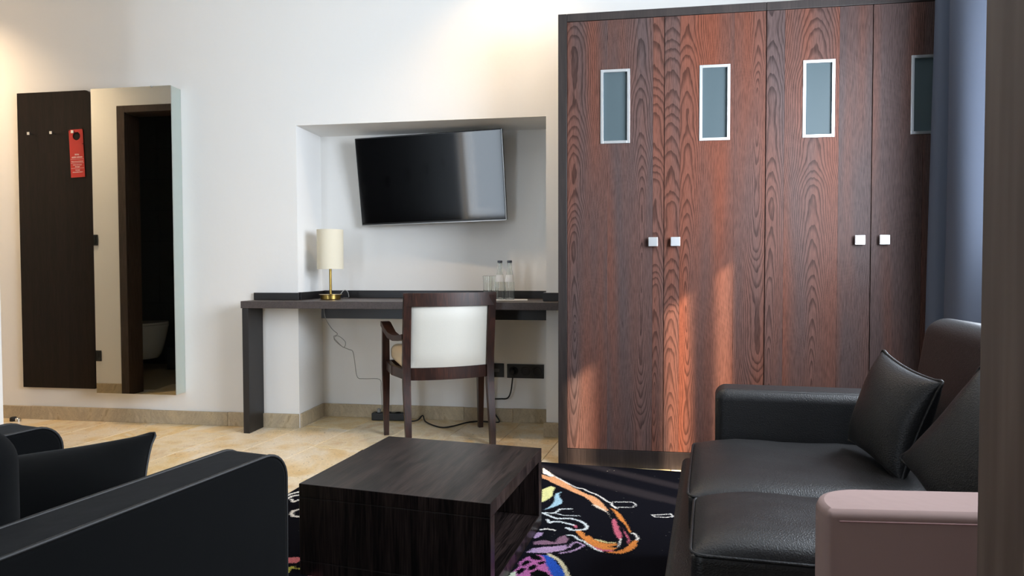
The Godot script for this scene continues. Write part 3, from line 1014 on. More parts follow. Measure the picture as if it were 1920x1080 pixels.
func drinks() -> void:
	var mat := tag(put("paper_mat", box(Vector3(-0.10, 0, -0.07), Vector3(0.10, 0.0025, 0.07), 0.001), M.white), "white paper mat under the bottles on the desk", "mat")
	mat.position = Vector3(-0.545, 0.7435, -3.61)
	mat.rotation.y = 0.12
	var y := 0.7465
	var bp := [Vector2(0, 0.004), Vector2(0.018, 0.002), Vector2(0.026, 0.0), Vector2(0.0285, 0.004), Vector2(0.0285, 0.075), Vector2(0.026, 0.105), Vector2(0.018, 0.145), Vector2(0.0135, 0.175), Vector2(0.0125, 0.205), Vector2(0.0135, 0.207), Vector2(0.0135, 0.213), Vector2(0.011, 0.214)]
	var inner := [Vector2(0.009, 0.214), Vector2(0.0105, 0.175), Vector2(0.0155, 0.145), Vector2(0.0235, 0.105), Vector2(0.0262, 0.075), Vector2(0.0262, 0.008), Vector2(0, 0.010)]
	var tags := ["clear mineral water bottle nearer the drinking glasses on the desk", "clear mineral water bottle nearest the wardrobe on the desk"]
	var spots := [Vector3(-0.604, y, -3.625), Vector3(-0.546, y, -3.610)]
	for k in 2:
		var o := thing("water_bottle", tags[k], "bottle", spots[k], 0.0, "bottles on the desk")
		put("glass", lathe(Shape.new(), bp + inner, 28), M.glass, o)
		put("label", lathe(Shape.new(), [Vector2(0.0268, 0.100), Vector2(0.0242, 0.122), Vector2(0.0205, 0.139)], 28), M.white, o)
		put("cap", lathe(Shape.new(), [Vector2(0.0145, 0.208), Vector2(0.0145, 0.217), Vector2(0.013, 0.220), Vector2(0, 0.221)], 20), plain("565b66", 0.4, 0.6), o)
	var gp := [Vector2(0, 0.0), Vector2(0.021, 0.0), Vector2(0.023, 0.003), Vector2(0.027, 0.135), Vector2(0.0258, 0.136), Vector2(0.0212, 0.012), Vector2(0, 0.011)]
	var gt := ["straight drinking glass left of the bottles, furthest from them", "straight drinking glass between the bottles and the other glass"]
	var gs := [Vector3(-0.676, 0.7435, -3.63), Vector3(-0.652, 0.7435, -3.70)]
	for k in 2:
		var o := thing("drinking_glass", gt[k], "glass", gs[k], 0.0, "drinking glasses on the desk")
		put("tumbler", lathe(Shape.new(), gp, 28), M.glass, o)


func television() -> void:
	var o := thing("television", "flat black television tilted down on a bracket in the niche", "television", Vector3(-1.036, 1.449, -3.708))
	o.basis = Basis(Vector3.UP, -0.05708) * Basis(Vector3.RIGHT, 0.13483) * Basis(Vector3.BACK, 0.02184)
	put("case", box(Vector3(-0.45, -0.26, -0.034), Vector3(0.45, 0.26, -0.001), 0.004), M.tv_black, o)
	put("screen", box(Vector3(-0.443, -0.246, -0.002), Vector3(0.443, 0.253, 0.0005)), M.screen, o)
	put("lower_trim", box(Vector3(-0.449, -0.2605, -0.012), Vector3(0.449, -0.2545, 0.002), 0.001), M.silver, o)
	put("side_trim", box(Vector3(0.4465, -0.258, -0.012), Vector3(0.4505, 0.258, 0.001), 0.001), M.silver, o)
	put("emblem", box(Vector3(-0.018, -0.2595, 0.001), Vector3(0.018, -0.2555, 0.003)), M.chrome, o)
	put("bracket", box(Vector3(-0.10, -0.02, -0.085), Vector3(0.10, 0.14, -0.034), 0.002), M.plastic, o)


func hall_panel_and_mirror() -> void:
	# coat panel with one rounded corner
	var o := thing("coat_panel", "dark brown wall panel with coat pegs left of the mirror", "coat panel", Vector3(-3.31, 0.20, WALL_Z))
	var outline := [Vector2(-0.247, 0), Vector2(0.243, 0), Vector2(0.254, 0.30), Vector2(0.256, 1.755)]
	for k in 6:
		var a := PI / 2 * k / 5.0
		outline.append(Vector2(0.218 + 0.038 * cos(a), 1.755 + 0.038 * sin(a)))
	outline.append(Vector2(-0.245, 1.793))
	var s := Shape.new()
	for sg in [0.024, 0.002]:
		for k in range(1, outline.size() - 1):
			s.tri(Vector3(outline[0].x, outline[0].y, sg), Vector3(outline[k].x, outline[k].y, sg), Vector3(outline[k + 1].x, outline[k + 1].y, sg), Vector3(0, 0, 1 if sg > 0.01 else -1), Vector3(0, 0, 1 if sg > 0.01 else -1), Vector3(0, 0, 1 if sg > 0.01 else -1))
	for k in outline.size():
		var a: Vector2 = outline[k]
		var b: Vector2 = outline[(k + 1) % outline.size()]
		var d := (b - a).normalized()
		s.quad(Vector3(a.x, a.y, 0.002), Vector3(b.x, b.y, 0.002), Vector3(b.x, b.y, 0.024), Vector3(a.x, a.y, 0.024), Vector3(d.y, -d.x, 0))
	put("board", s, M.dark_wood, o)
	for x in [-0.138, 0.014, 0.159]:
		var peg := put("coat_peg", lathe(Shape.new(), [Vector2(0, -0.002), Vector2(0.005, -0.002), Vector2(0.005, 0.028), Vector2(0, 0.028)], 12), M.chrome, o)
		peg.transform = Transform3D(Basis(Vector3.RIGHT, PI / 2), Vector3(x, 1.541, 0.024))
		var head := put("head", box(Vector3(-0.009, 0.026, -0.009), Vector3(0.009, 0.036, 0.009), 0.002), M.chrome, peg)
		head.rotation.y = 0.0

	# red hanger on the right-hand peg
	var h := thing("door_hanger", "red do-not-disturb card hanging from the right coat peg", "door hanger", Vector3(-3.155, 1.744, WALL_Z + 0.0262))
	h.rotation.z = deg_to_rad(2.0)
	var hole := Vector2(0.003, -0.022)
	var card := Shape.new()
	var hr := 0.025
	for face in [0.0, 0.0016]:
		var nn := Vector3(0, 0, 1 if face > 0 else -1)
		for k in 24:
			var q := []
			for e in [k, k + 1]:
				var a: float = TAU * e / 24.0
				var d := Vector2(cos(a), sin(a))
				var fx: float = (0.047 - signf(d.x) * hole.x) / maxf(absf(d.x), 1e-6)
				var fy: float = (0.040 if d.y > 0 else 0.050) / maxf(absf(d.y), 1e-6)
				var rim := hole + d * minf(fx, fy)
				q.append([hole + d * hr, rim])
			card.quad(Vector3(q[0][0].x, q[0][0].y, face), Vector3(q[0][1].x, q[0][1].y, face), Vector3(q[1][1].x, q[1][1].y, face), Vector3(q[1][0].x, q[1][0].y, face), nn)
		card.quad(Vector3(-0.047, -0.072, face), Vector3(0.047, -0.072, face), Vector3(0.047, -0.268, face), Vector3(-0.047, -0.268, face), nn)
	for e in [[-0.047, 0.018, -0.047, -0.268], [0.047, 0.018, 0.047, -0.268], [-0.047, 0.018, 0.047, 0.018], [-0.047, -0.268, 0.047, -0.268]]:
		card.quad(Vector3(e[0], e[1], 0), Vector3(e[2], e[3], 0), Vector3(e[2], e[3], 0.0016), Vector3(e[0], e[1], 0.0016), Vector3(signf(e[0] + e[2]), signf(e[1] + e[3]), 0).normalized())
	put("card", card, M.red_card, h)
	var font := SystemFont.new()
	font.font_names = PackedStringArray(["Droid Sans"])
	font.font_weight = 700
	for line in [["Bitte", 0.0115, -0.132], ["nicht stören", 0.0115, -0.148], ["Please do not disturb", 0.0072, -0.174], ["Prière de ne pas", 0.0072, -0.194], ["déranger", 0.0072, -0.205], ["Si prega", 0.0072, -0.225], ["di non disturbare !", 0.0072, -0.237]]:
		var tm := TextMesh.new()
		tm.text = line[0]
		tm.font = font
		tm.font_size = 32
		tm.pixel_size = line[1] / 30.0
		tm.depth = 0.0004
		var l := MeshInstance3D.new()
		l.name = "lettering"
		l.mesh = tm
		l.material_override = M.print
		h.add_child(l, true)
		l.position = Vector3(0.0, line[2], 0.0018)
	for y in [-0.160, -0.183, -0.214]:
		put("printed_rule", box(Vector3(-0.043, y - 0.0006, 0.0014), Vector3(0.043, y + 0.0006, 0.0019)), M.print, h)

	# mirror-fronted box on the wall
	var m := thing("wall_mirror", "tall frameless mirror box hung on the wall, reflecting a doorway", "mirror", Vector3(-2.74, 0.19, WALL_Z))
	put("carcass", box(Vector3(-0.252, 0.002, 0.0), Vector3(0.252, 1.786, 0.082), 0.001), M.white, m)
	put("mirror_front", box(Vector3(-0.2575, 0, 0.0825), Vector3(0.2575, 1.788, 0.088)), M.mirror, m)
	put("mirror_side", box(Vector3(0.2525, 0.001, 0.001), Vector3(0.2570, 1.787, 0.0815)), M.mirror_side, m)
	put("mirror_side", box(Vector3(-0.2570, 0.001, 0.001), Vector3(-0.2525, 1.787, 0.0815)), M.mirror_side, m)
	put("clip", lathe(Shape.new(), [Vector2(0, -0.003), Vector2(0.006, -0.003), Vector2(0.006, 0.003), Vector2(0, 0.003)], 12, Vector3(0.135, 1.786, 0.088)), M.silver, m)


func desk_chair() -> void:
	var o := thing("desk_chair", "dark wooden armchair with cream leather back pushed under the desk", "chair", Vector3(-0.883, 0, -3.380), deg_to_rad(27.0))
	var ax := Vector3.RIGHT
	for s in [-1.0, 1.0]:
		put("leg", bar(Shape.new(), [Vector3(s * 0.271, 0, -0.197), Vector3(s * 0.272, 0.38, -0.197), Vector3(s * 0.272, 0.612, -0.195)], [Vector2(0.013, 0.014), Vector2(0.020, 0.021), Vector2(0.018, 0.020)], ax), M.walnut, o)
	for s in [-1.0, 1.0]:
		var post := []
		var half := []
		for k in 11:
			var y := 0.79 * k / 10.0
			var z := lerpf(0.222, 0.168, smoothstep(0.0, 0.42, y)) if y < 0.42 else lerpf(0.168, 0.215, pow((y - 0.42) / 0.37, 1.3))
			post.append(Vector3(s * 0.218, y, z))
			half.append(Vector2(lerpf(0.014, 0.019, clampf(y / 0.35, 0, 1)), lerpf(0.014, 0.021, clampf(y / 0.35, 0, 1))))
		put("leg", bar(Shape.new(), post, half, ax), M.walnut, o)
	# curved rails and the cream panel between the posts
	var rails := [[0.733, 0.800, 0.020, "top_rail"], [0.358, 0.420, 0.016, "lower_rail"]]
	for r in rails:
		var s := Shape.new()
		var pts := []
		var half := []
		for k in 13:
			var t := -1.0 + 2.0 * k / 12.0
			var z0: float = 0.214 if r[0] > 0.6 else 0.168
			var reach := 0.237 if r[0] > 0.6 else 0.200
			pts.append(Vector3(t * reach, (r[0] + r[1]) / 2, z0 + 0.030 * (1.0 - t * t)))
			half.append(Vector2((r[1] - r[0]) / 2, r[2] * 0.55))
		put(r[3], bar(s, pts, half, Vector3.UP), M.walnut, o)
	var panel := Shape.new()
	for side in [1.0, -1.0]:
		var pts := []
		for i in 9:
			var v := i / 8.0
			for j in 17:
				var t := -1.0 + 2.0 * j / 16.0
				if side < 0:
					t = -t
				var fat := pow(maxf(0.0, 1.0 - pow(absf(t), 6)), 0.5) * pow(maxf(0.0, 1.0 - pow(absf(2 * v - 1), 6)), 0.5)
				pts.append(Vector3(t * 0.199, lerpf(0.421, 0.735, v), lerpf(0.170, 0.206, pow(v, 1.2)) + 0.030 * (1.0 - t * t) + side * (0.004 + 0.014 * fat)))
		sheet(panel, pts, 9, 17)
	put("back_cushion", panel, M.cream, o)
	# seat: wooden rails, a padded cushion
	var rail := Shape.new()
	rbox(rail, Vector3(-0.255, 0.365, -0.215), Vector3(0.255, 0.415, -0.190), 0.003)
	rbox(rail, Vector3(-0.272, 0.365, -0.180), Vector3(-0.245, 0.415, 0.02), 0.003)
	rbox(rail, Vector3(0.245, 0.365, -0.180), Vector3(0.272, 0.415, 0.02), 0.003)
	bar(rail, [Vector3(-0.258, 0.39, 0.01), Vector3(-0.222, 0.39, 0.165)], [Vector2(0.025, 0.012), Vector2(0.025, 0.012)], Vector3.UP)
	bar(rail, [Vector3(0.258, 0.39, 0.01), Vector3(0.222, 0.39, 0.165)], [Vector2(0.025, 0.012), Vector2(0.025, 0.012)], Vector3.UP)
	put("seat_frame", rail, M.walnut, o)
	put("seat", box(Vector3(-0.243, 0.412, -0.225), Vector3(0.243, 0.505, 0.150), 0.036, 4), M.tan, o)
	for s in [-1.0, 1.0]:
		put("armrest", bar(Shape.new(), [Vector3(s * 0.272, 0.617, -0.222), Vector3(s * 0.272, 0.614, -0.17), Vector3(s * 0.268, 0.594, -0.115), Vector3(s * 0.260, 0.570, -0.05), Vector3(s * 0.250, 0.562, 0.04), Vector3(s * 0.238, 0.570, 0.14), Vector3(s * 0.230, 0.580, 0.175)],
			[Vector2(0.024, 0.013), Vector2(0.025, 0.015), Vector2(0.025, 0.016), Vector2(0.023, 0.016), Vector2(0.020, 0.015), Vector2(0.017, 0.014), Vector2(0.012, 0.013)], ax), M.walnut, o)


func power_bits() -> void:
	var one := thing("network_socket", "black single wall outlet behind the desk chair's right leg", "wall socket", Vector3(-0.6575, 0.310, NICHE_Z))
	put("plate", box(Vector3(-0.0425, -0.0415, 0), Vector3(0.0425, 0.0415, 0.009), 0.002), M.plastic, one)
	put("insert", box(Vector3(-0.016, -0.010, 0.0085), Vector3(0.016, 0.010, 0.0105), 0.001), plain("4a4a4a", 0.5), one)
	var three := thing("wall_socket", "black triple wall socket with one plug left of the wardrobe", "wall socket", Vector3(-0.485, 0.307, NICHE_Z))
	put("plate", box(Vector3(-0.111, -0.0415, 0), Vector3(0.111, 0.0415, 0.009), 0.002), M.plastic, three)
	for k in 3:
		var w := put("well", lathe(Shape.new(), [Vector2(0, 0.0005), Vector2(0.018, 0.0005), Vector2(0.019, 0.003), Vector2(0.026, 0.003), Vector2(0.028, 0)], 24), M.plug_black, three)
		w.transform = Transform3D(Basis(Vector3.RIGHT, PI / 2), Vector3(-0.071 + 0.071 * k, 0, 0.009))
	var strip := thing("power_strip", "black power strip on the floor behind the chair's left legs", "power strip", Vector3(-1.315, 0, -3.775), deg_to_rad(4))
	put("body", box(Vector3(-0.105, 0, -0.026), Vector3(0.105, 0.046, 0.026), 0.006, 2), M.plastic, strip)
	for k in 3:
		put("outlet", lathe(Shape.new(), [Vector2(0, 0.046), Vector2(0.016, 0.046), Vector2(0.018, 0.0475), Vector2(0.020, 0.0465)], 18, Vector3(-0.065 + 0.06 * k, 0, 0)), M.plug_black, strip)
	var c := strip.position
	put("plug", lathe(Shape.new(), [Vector2(0, 0.047), Vector2(0.012, 0.047), Vector2(0.011, 0.066), Vector2(0.004, 0.072), Vector2(0, 0.072)], 14, Vector3(-0.065, 0, 0)), M.clear_cord, strip)
	var wire := tag(put("power_cable", tube(Shape.new(), [Vector3(-1.215, 0.020, -3.785), Vector3(-1.17, 0.006, -3.74), Vector3(-1.13, 0.010, -3.76), Vector3(-1.11, 0.030, -3.79), Vector3(-1.08, 0.008, -3.74), Vector3(-1.01, 0.005, -3.66), Vector3(-0.94, 0.005, -3.615), Vector3(-0.885, 0.005, -3.66), Vector3(-0.83, 0.005, -3.75), Vector3(-0.77, 0.005, -3.79), Vector3(-0.70, 0.005, -3.790), Vector3(-0.640, 0.005, -3.795),
		Vector3(-0.665, 0.05, -3.800), Vector3(-0.70, 0.10, -3.808), Vector3(-0.68, 0.135, -3.810), Vector3(-0.635, 0.141, -3.808), Vector3(-0.590, 0.148, -3.800), Vector3(-0.568, 0.19, -3.79), Vector3(-0.558, 0.262, -3.788), Vector3(-0.556, 0.285, -3.795)], 0.0042, 8, 5), M.plug_black), "black power cable looping over the floor up to the triple socket", "cable")
	var plug := put("plug", lathe(Shape.new(), [Vector2(0, 0), Vector2(0.017, 0), Vector2(0.018, 0.006), Vector2(0.016, 0.024), Vector2(0.010, 0.034), Vector2(0, 0.035)], 20), M.plug_black, wire)
	plug.transform = Transform3D(Basis(Vector3.RIGHT, PI / 2), Vector3(-0.556, 0.307, -3.8195))


# ------------------------------------------------------------------ lounge corner
func rug() -> void:
	var w := 2.2
	var l := 2.55
	var px := 1100
	var py := 1275
	var data := PackedByteArray()
	data.resize(px * py * 3)
	var speck := noise(0.9, FastNoiseLite.TYPE_SIMPLEX, 1, 77)
	for i in px * py:
		var t := 17 + (i * 7919 % 97) * (i % 13) % 7
		data[i * 3] = t
		data[i * 3 + 1] = t
		data[i * 3 + 2] = t + 5
	var rr := RandomNumberGenerator.new()
	rr.seed = 5
	for k in 420:
		var cx := rr.randi_range(4, px - 5)
		var cy := rr.randi_range(4, py - 5)
		var tone := rr.randi_range(70, 190)
		for dx in rr.randi_range(1, 3):
			var at := ((cy) * px + cx + dx) * 3
			data[at] = tone
			data[at + 1] = tone
			data[at + 2] = tone - 10
	for shape in RUG_SHAPES:
		var col := Color(shape[0])
		var raw: Array = shape[2]
		var pts := PackedVector2Array()
		for k in raw.size() / 2:
			pts.append(Vector2(raw[2 * k], raw[2 * k + 1]) * 0.5)
		var lo := pts[0]
		var hi := pts[0]
		for p in pts:
			lo = lo.min(p)
			hi = hi.max(p)
		var wide: float = shape[1]
		for y in range(maxi(0, int(lo.y) - 4), mini(py - 1, int(hi.y) + 4)):
			for x in range(maxi(0, int(lo.x) - 4), mini(px - 1, int(hi.x) + 4)):
				var jig := Vector2(speck.get_noise_2d(x * 0.35, y * 0.35), speck.get_noise_2d(x * 0.35 + 300.0, y * 0.35)) * 2.2
				var p := Vector2(x, y) + jig
				var hit := false
				if wide == 0.0:
					hit = Geometry2D.is_point_in_polygon(p, pts)
				else:
					for k in pts.size() - 1:
						if Geometry2D.get_closest_point_to_segment(p, pts[k], pts[k + 1]).distance_to(p) < wide * 0.75:
							hit = true
							break
				if hit:
					var f := 0.9 + 0.16 * speck.get_noise_2d(x * 0.9, y * 0.9)
					var at := (y * px + x) * 3
					data[at] = int(clampf(255 * col.r * f, 0, 255))
					data[at + 1] = int(clampf(255 * col.g * f, 0, 255))
					data[at + 2] = int(clampf(255 * col.b * f, 0, 255))
	var m := StandardMaterial3D.new()
	m.albedo_texture = picture(px, py, data)
	m.roughness = 0.95
	m.metallic_specular = 0.0
	var s := Shape.new()
	var h := RUG_TOP - 0.001
	s.quad(Vector3(0, h, 0), Vector3(w, h, 0), Vector3(w, h, l), Vector3(0, h, l), Vector3.UP, Vector2(0, 0), Vector2(1, 0), Vector2(1, 1), Vector2(0, 1))
	s.quad(Vector3(0, 0, 0), Vector3(w, 0, 0), Vector3(w, h, 0), Vector3(0, h, 0), Vector3(0, 0, -1))
	s.quad(Vector3(0, 0, l), Vector3(w, 0, l), Vector3(w, h, l), Vector3(0, h, l), Vector3(0, 0, 1))
	s.quad(Vector3(0, 0, 0), Vector3(0, 0, l), Vector3(0, h, l), Vector3(0, h, 0), Vector3(-1, 0, 0))
	s.quad(Vector3(w, 0, 0), Vector3(w, 0, l), Vector3(w, h, l), Vector3(w, h, 0), Vector3(1, 0, 0))
	s.quad(Vector3(0, 0, 0), Vector3(w, 0, 0), Vector3(w, 0, l), Vector3(0, 0, l), Vector3.DOWN)
	var o := tag(put("rug", s, m), "black rug with orange, pink and blue hand-drawn shapes", "rug")
	o.position = Vector3(-1.215, 0.001, -3.078)
	o.rotation.y = deg_to_rad(-5.2)


func coffee_table() -> void:
	var o := thing("coffee_table", "low black-brown wooden coffee table with open shelf on the rug", "coffee table", Vector3(-0.565, RUG_TOP, -2.02), deg_to_rad(-8.2))
	var w := 0.298
	var d := 0.284
	put("table_top", box(Vector3(-w, 0.231, -d), Vector3(w, 0.271, d), 0.0015), M.table_wood, o)
	put("side_panel", box(Vector3(-w, 0.042, d - 0.036), Vector3(w, 0.2305, d), 0.0015), M.table_wood, o)
	put("side_panel", box(Vector3(-w, 0.042, -d), Vector3(w, 0.2305, -d + 0.036), 0.0015), M.table_wood, o)
	put("shelf", box(Vector3(-w, 0, -d), Vector3(w, 0.0415, d), 0.0015), M.table_wood, o)


func sofa() -> void:
	# u runs from the seat front to the back, v along the seat away from the viewer
	var uu := Vector3(0.9970, 0, 0.077)
	var vv := Vector3(0.152, 0, -0.988)
	var o := thing("leather_sofa", "black leather sofa with low arm in front of the wardrobes", "sofa", Vector3(0.148, RUG_TOP, -1.178))
	var t := Transform3D(Basis(uu, Vector3.UP, -vv), Vector3.ZERO)   # local (u, y, -v)
	put("base", box(Vector3(-0.052, 0.045, -0.90), Vector3(0.80, 0.315, -0.005), 0.02, 3, t), M.leather, o)
	for p in [[0.02, -0.06], [0.02, -0.85], [0.74, -0.06], [0.74, -0.85]]:
		put("foot", rbox(Shape.new(), Vector3(p[0] - 0.025, 0, p[1] - 0.025), Vector3(p[0] + 0.025, 0.045, p[1] + 0.025), 0.002, 1, t), M.foot, o)
	seat_cushion(o, t, 0.0, 0.60, -0.305, 0.0, 0.300, 0.428)
	seat_cushion(o, t, -0.015, 0.60, -0.765, -0.302, 0.300, 0.430)
	var arm := put("armrest", box(Vector3(0.045, 0.26, -0.90), Vector3(0.78, 0.552, -0.768), 0.032, 4, t), M.leather, o)
	put("piping", tube(Shape.new(), [t * Vector3(0.05, 0.30, -0.785), t * Vector3(0.052, 0.50, -0.785), t * Vector3(0.075, 0.536, -0.782), t * Vector3(0.14, 0.546, -0.785), t * Vector3(0.62, 0.546, -0.785)], 0.003, 6), M.piping_black, arm)
	# back: leaning, with a rounded top
	var tilt := t * Transform3D(Basis(Vector3.BACK, deg_to_rad(-9.0)), Vector3(0.545, 0.30, 0))
	put("backrest", box(Vector3(0.0, -0.02, -0.90), Vector3(0.20, 0.475, -0.005), 0.055, 5, tilt), M.leather, o)

	# two leather scatter cushions
	var a := thing("leather_cushion", "black leather scatter cushion standing on its corner against the sofa back", "cushion", Vector3(0.675, 0.566, -1.663))
	a.basis = Basis(Vector3.UP, deg_to_rad(-82)) * Basis(Vector3.RIGHT, deg_to_rad(-15)) * Basis(Vector3.BACK, deg_to_rad(-9))
	put("cover", pillow(Shape.new(), 0.25, 0.25, 0.11), M.leather, a)
	put("seam", tube(Shape.new(), pillow_edge(0.252, 0.252), 0.0035, 6, 3, true), M.leather, a)
	var b := thing("leather_cushion", "black leather scatter cushion nearest the pink armchair on the sofa", "cushion", Vector3(0.690, 0.548, -1.31))
	b.basis = Basis(Vector3.UP, deg_to_rad(-70)) * Basis(Vector3.RIGHT, deg_to_rad(-12)) * Basis(Vector3.BACK, deg_to_rad(-33))
	put("cover", pillow(Shape.new(), 0.26, 0.26, 0.11), M.leather, b)
	put("seam", tube(Shape.new(), pillow_edge(0.262, 0.262), 0.0035, 6, 3, true), M.leather, b)


# crowned seat cushion with piping round its upper edge, (u0..u1, z0..z1 = -v range)
func seat_cushion(o: Node3D, t: Transform3D, u0: float, u1: float, z0: float, z1: float, y0: float, y1: float) -> void:
	var s := Shape.new()
	rbox(s, Vector3(u0, y0, z0), Vector3(u1, y1 - 0.030, z1), 0.022, 3, t)
	var pts := []
	var n := 15
	for i in n:
		for j in n:
			var a := -1.0 + 2.0 * i / (n - 1)
			var b := -1.0 + 2.0 * j / (n - 1)
			a = sin(a * PI / 2)
			b = sin(b * PI / 2)
			var crown := pow(1.0 - pow(absf(a), 5), 0.5) * pow(1.0 - pow(absf(b), 5), 0.5)
			var ripple := 0.0028 * sin(9.0 * a + 4.0 * b) * sin(3.0 * b + 1.0) + 0.002 * sin(17.0 * b + 5.0 * a)
			pts.append(t * Vector3(lerpf(u0, u1, a * 0.5 + 0.5), y1 - 0.040 + (0.040 + ripple) * crown, lerpf(z0, z1, b * 0.5 + 0.5)))
	sheet(s, pts, n, n)
	var c := put("seat_cushion", s, M.leather, o)
	var r := 0.022
	var y := y1 - 0.038
	var edge := []
	for corner in [[u0, z1, PI], [u0, z0, PI / 2], [u1, z0, 0.0], [u1, z1, -PI / 2]]:
		var cc := Vector2(corner[0] + (r if corner[0] == u0 else -r), corner[1] + (r if corner[1] == z0 else -r))
		for k in 4:
			var ang: float = 0.0
			if corner[0] == u0 and corner[1] == z1: ang = PI / 2 + PI / 2 * k / 3.0
			elif corner[0] == u0: ang = PI + PI / 2 * k / 3.0
			elif corner[1] == z0: ang = -PI / 2 + PI / 2 * k / 3.0
			else: ang = PI / 2 * k / 3.0
			edge.append(t * Vector3(cc.x + (r + 0.001) * cos(ang), y, cc.y + (r + 0.001) * sin(ang)))
	put("piping", tube(Shape.new(), edge, 0.0035, 6, 1, true), M.leather, c)


# a side profile of (z, y) points given a thickness along x, with eased edges
func profile_slab(outline: Array, x0: float, x1: float, ease: float, upright := false) -> Shape:
	var s := Shape.new()
	var count := outline.size()
	var mid := Vector2.ZERO
	for p in outline:
		mid += p / count
	var outs := []
	for k in count:
		var d: Vector2 = (outline[(k + 1) % count] - outline[(k - 1 + count) % count]).normalized()
		var nn := Vector2(d.y, -d.x)
		if nn.dot(outline[k] - mid) < 0:
			nn = -nn
		outs.append(nn)
	var rings := [[x0, ease, -1.0], [x0 + ease * 0.3, ease * 0.3, -0.7], [x0 + ease, 0.0, 0.0], [x1 - ease, 0.0, 0.0], [x1 - ease * 0.3, ease * 0.3, 0.7], [x1, ease, 1.0]]
	for r in rings.size() - 1:
		for k in count:
			var k1: int = (k + 1) % count
			var q := []
			var qn := []
			for e in [[r, k], [r, k1], [r + 1, k1], [r + 1, k]]:
				var ring: Array = rings[e[0]]
				var p: Vector2 = outline[e[1]] - outs[e[1]] * ring[1]
				q.append(Vector3(ring[0], p.y, p.x))
				qn.append(Vector3(ring[2], outs[e[1]].y * (1.0 - absf(ring[2]) * 0.6), outs[e[1]].x * (1.0 - absf(ring[2]) * 0.6)).normalized())
			s.patch(q, qn, 0, 1, 2, 3)
	for e in [0, rings.size() - 1]:
		var nn := Vector3(signf(rings[e][2]), 0, 0)
		var c := Vector3(rings[e][0], mid.y, mid.x)
		for k in count:
			var k1: int = (k + 1) % count
			var a: Vector2 = outline[k] - outs[k] * ease
			var b: Vector2 = outline[k1] - outs[k1] * ease
			s.tri(c, Vector3(rings[e][0], a.y, a.x), Vector3(rings[e][0], b.y, b.x), nn, nn, nn)
	if upright:
		# the same solid with its thickness along y and the profile lying flat
		for k in s.v.size():
			s.v[k] = Vector3(s.v[k].y, s.v[k].x, s.v[k].z)
			s.n[k] = Vector3(s.n[k].y, s.n[k].x, s.n[k].z)
		for k in s.v.size() / 3:
			var p := s.v[3 * k]
			s.v[3 * k] = s.v[3 * k + 1]
			s.v[3 * k + 1] = p
			var q := s.n[3 * k]
			s.n[3 * k] = s.n[3 * k + 1]
			s.n[3 * k + 1] = q
	return s


func armchair(called: String, label: String, at: Vector3, turn: float, cloth: Material, cord: Material, nose: float) -> Node3D:
	var o := thing(called, label, "armchair", at, turn, "velvet armchairs")
	var side := []
	side.append_array([Vector2(0.36, 0.13), Vector2(0.36, 0.545), Vector2(0.348, 0.556)])
	for k in 9:
		var a := PI / 2 + PI / 2 * k / 8.0
		side.append(Vector2(-0.375 + nose + nose * cos(a), 0.556 - nose + nose * sin(a)))
	side.append(Vector2(-0.371, 0.13))
	for s in [-1.0, 1.0]:
		var x0: float = 0.258 if s > 0 else -0.365
		if nose < 0.03:
			# arm rounded in plan at its outer front corner, with a soft top edge
			var flat := [Vector2(0.36, s * 0.258), Vector2(0.36, s * 0.365)]
			for k in 9:
				var a := PI / 2 * k / 8.0
				flat.append(Vector2(-0.290 - 0.082 * sin(a), s * (0.283 + 0.082 * cos(a))))
			flat.append(Vector2(-0.371, s * 0.266))
			flat.append(Vector2(-0.363, s * 0.258))
			var arm := put("armrest", profile_slab(flat, 0.13, 0.556, 0.011, true), cloth, o)
			put("piping", tube(Shape.new(), [Vector3(s * 0.2568, 0.542, -0.355), Vector3(s * 0.2568, 0.542, 0.10)], 0.0012, 6, 1), cord, arm)
			continue
		var arm := put("armrest", profile_slab(side, x0, x0 + 0.107, 0.008), cloth, o)
		for e in [x0 + 0.003, x0 + 0.104]:
			var run := []
			for k in range(2, side.size()):
				run.append(Vector3(e, side[k].y - 0.001, side[k].x))
			put("piping", tube(Shape.new(), run, 0.0034, 6, 1), cord, arm)
	put("backrest", box(Vector3(-0.257, 0.15, 0.015), Vector3(0.257, 0.688, 0.32), 0.06, 5), cloth, o)
	put("base", box(Vector3(-0.257, 0.13, -0.355), Vector3(0.257, 0.27, 0.34), 0.015, 2), cloth, o)
	put("seat_cushion", box(Vector3(-0.256, 0.27, -0.370), Vector3(0.256, 0.380, 0.03), 0.035, 4), cloth, o)
	for p in [[-0.31, -0.32], [0.31, -0.32], [-0.31, 0.30], [0.31, 0.30]]:
		put("leg", bar(Shape.new(), [Vector3(p[0], 0, p[1]), Vector3(p[0], 0.135, p[1])], [Vector2(0.014, 0.014), Vector2(0.022, 0.022)], Vector3.RIGHT), M.foot, o)
	return o


func armchairs() -> void:
	armchair("velvet_armchair", "black velvet armchair at the lower left, seen from behind", Vector3(-1.046, RUG_TOP, -0.872), deg_to_rad(-12.0), M.velvet, M.piping_black, 0.055)
	armchair("velvet_armchair", "dusty pink velvet armchair at the lower right beside the sofa", Vector3(0.698, RUG_TOP, -0.735), deg_to_rad(94.0), M.pink, M.piping_pink, 0.018)
	var c := thing("velvet_cushion", "black velvet cushion leaning inside the black armchair", "cushion", Vector3(-1.055, 0.462, -1.09))
	c.basis = Basis(Vector3.UP, deg_to_rad(25.0)) * Basis(Vector3.RIGHT, deg_to_rad(-42.0)) * Basis(Vector3.BACK, deg_to_rad(6.0))
	put("cover", pillow(Shape.new(), 0.34, 0.25, 0.12), M.velvet, c)
	put("seam", tube(Shape.new(), pillow_edge(0.342, 0.252), 0.003, 6, 3, true), M.piping_black, c)


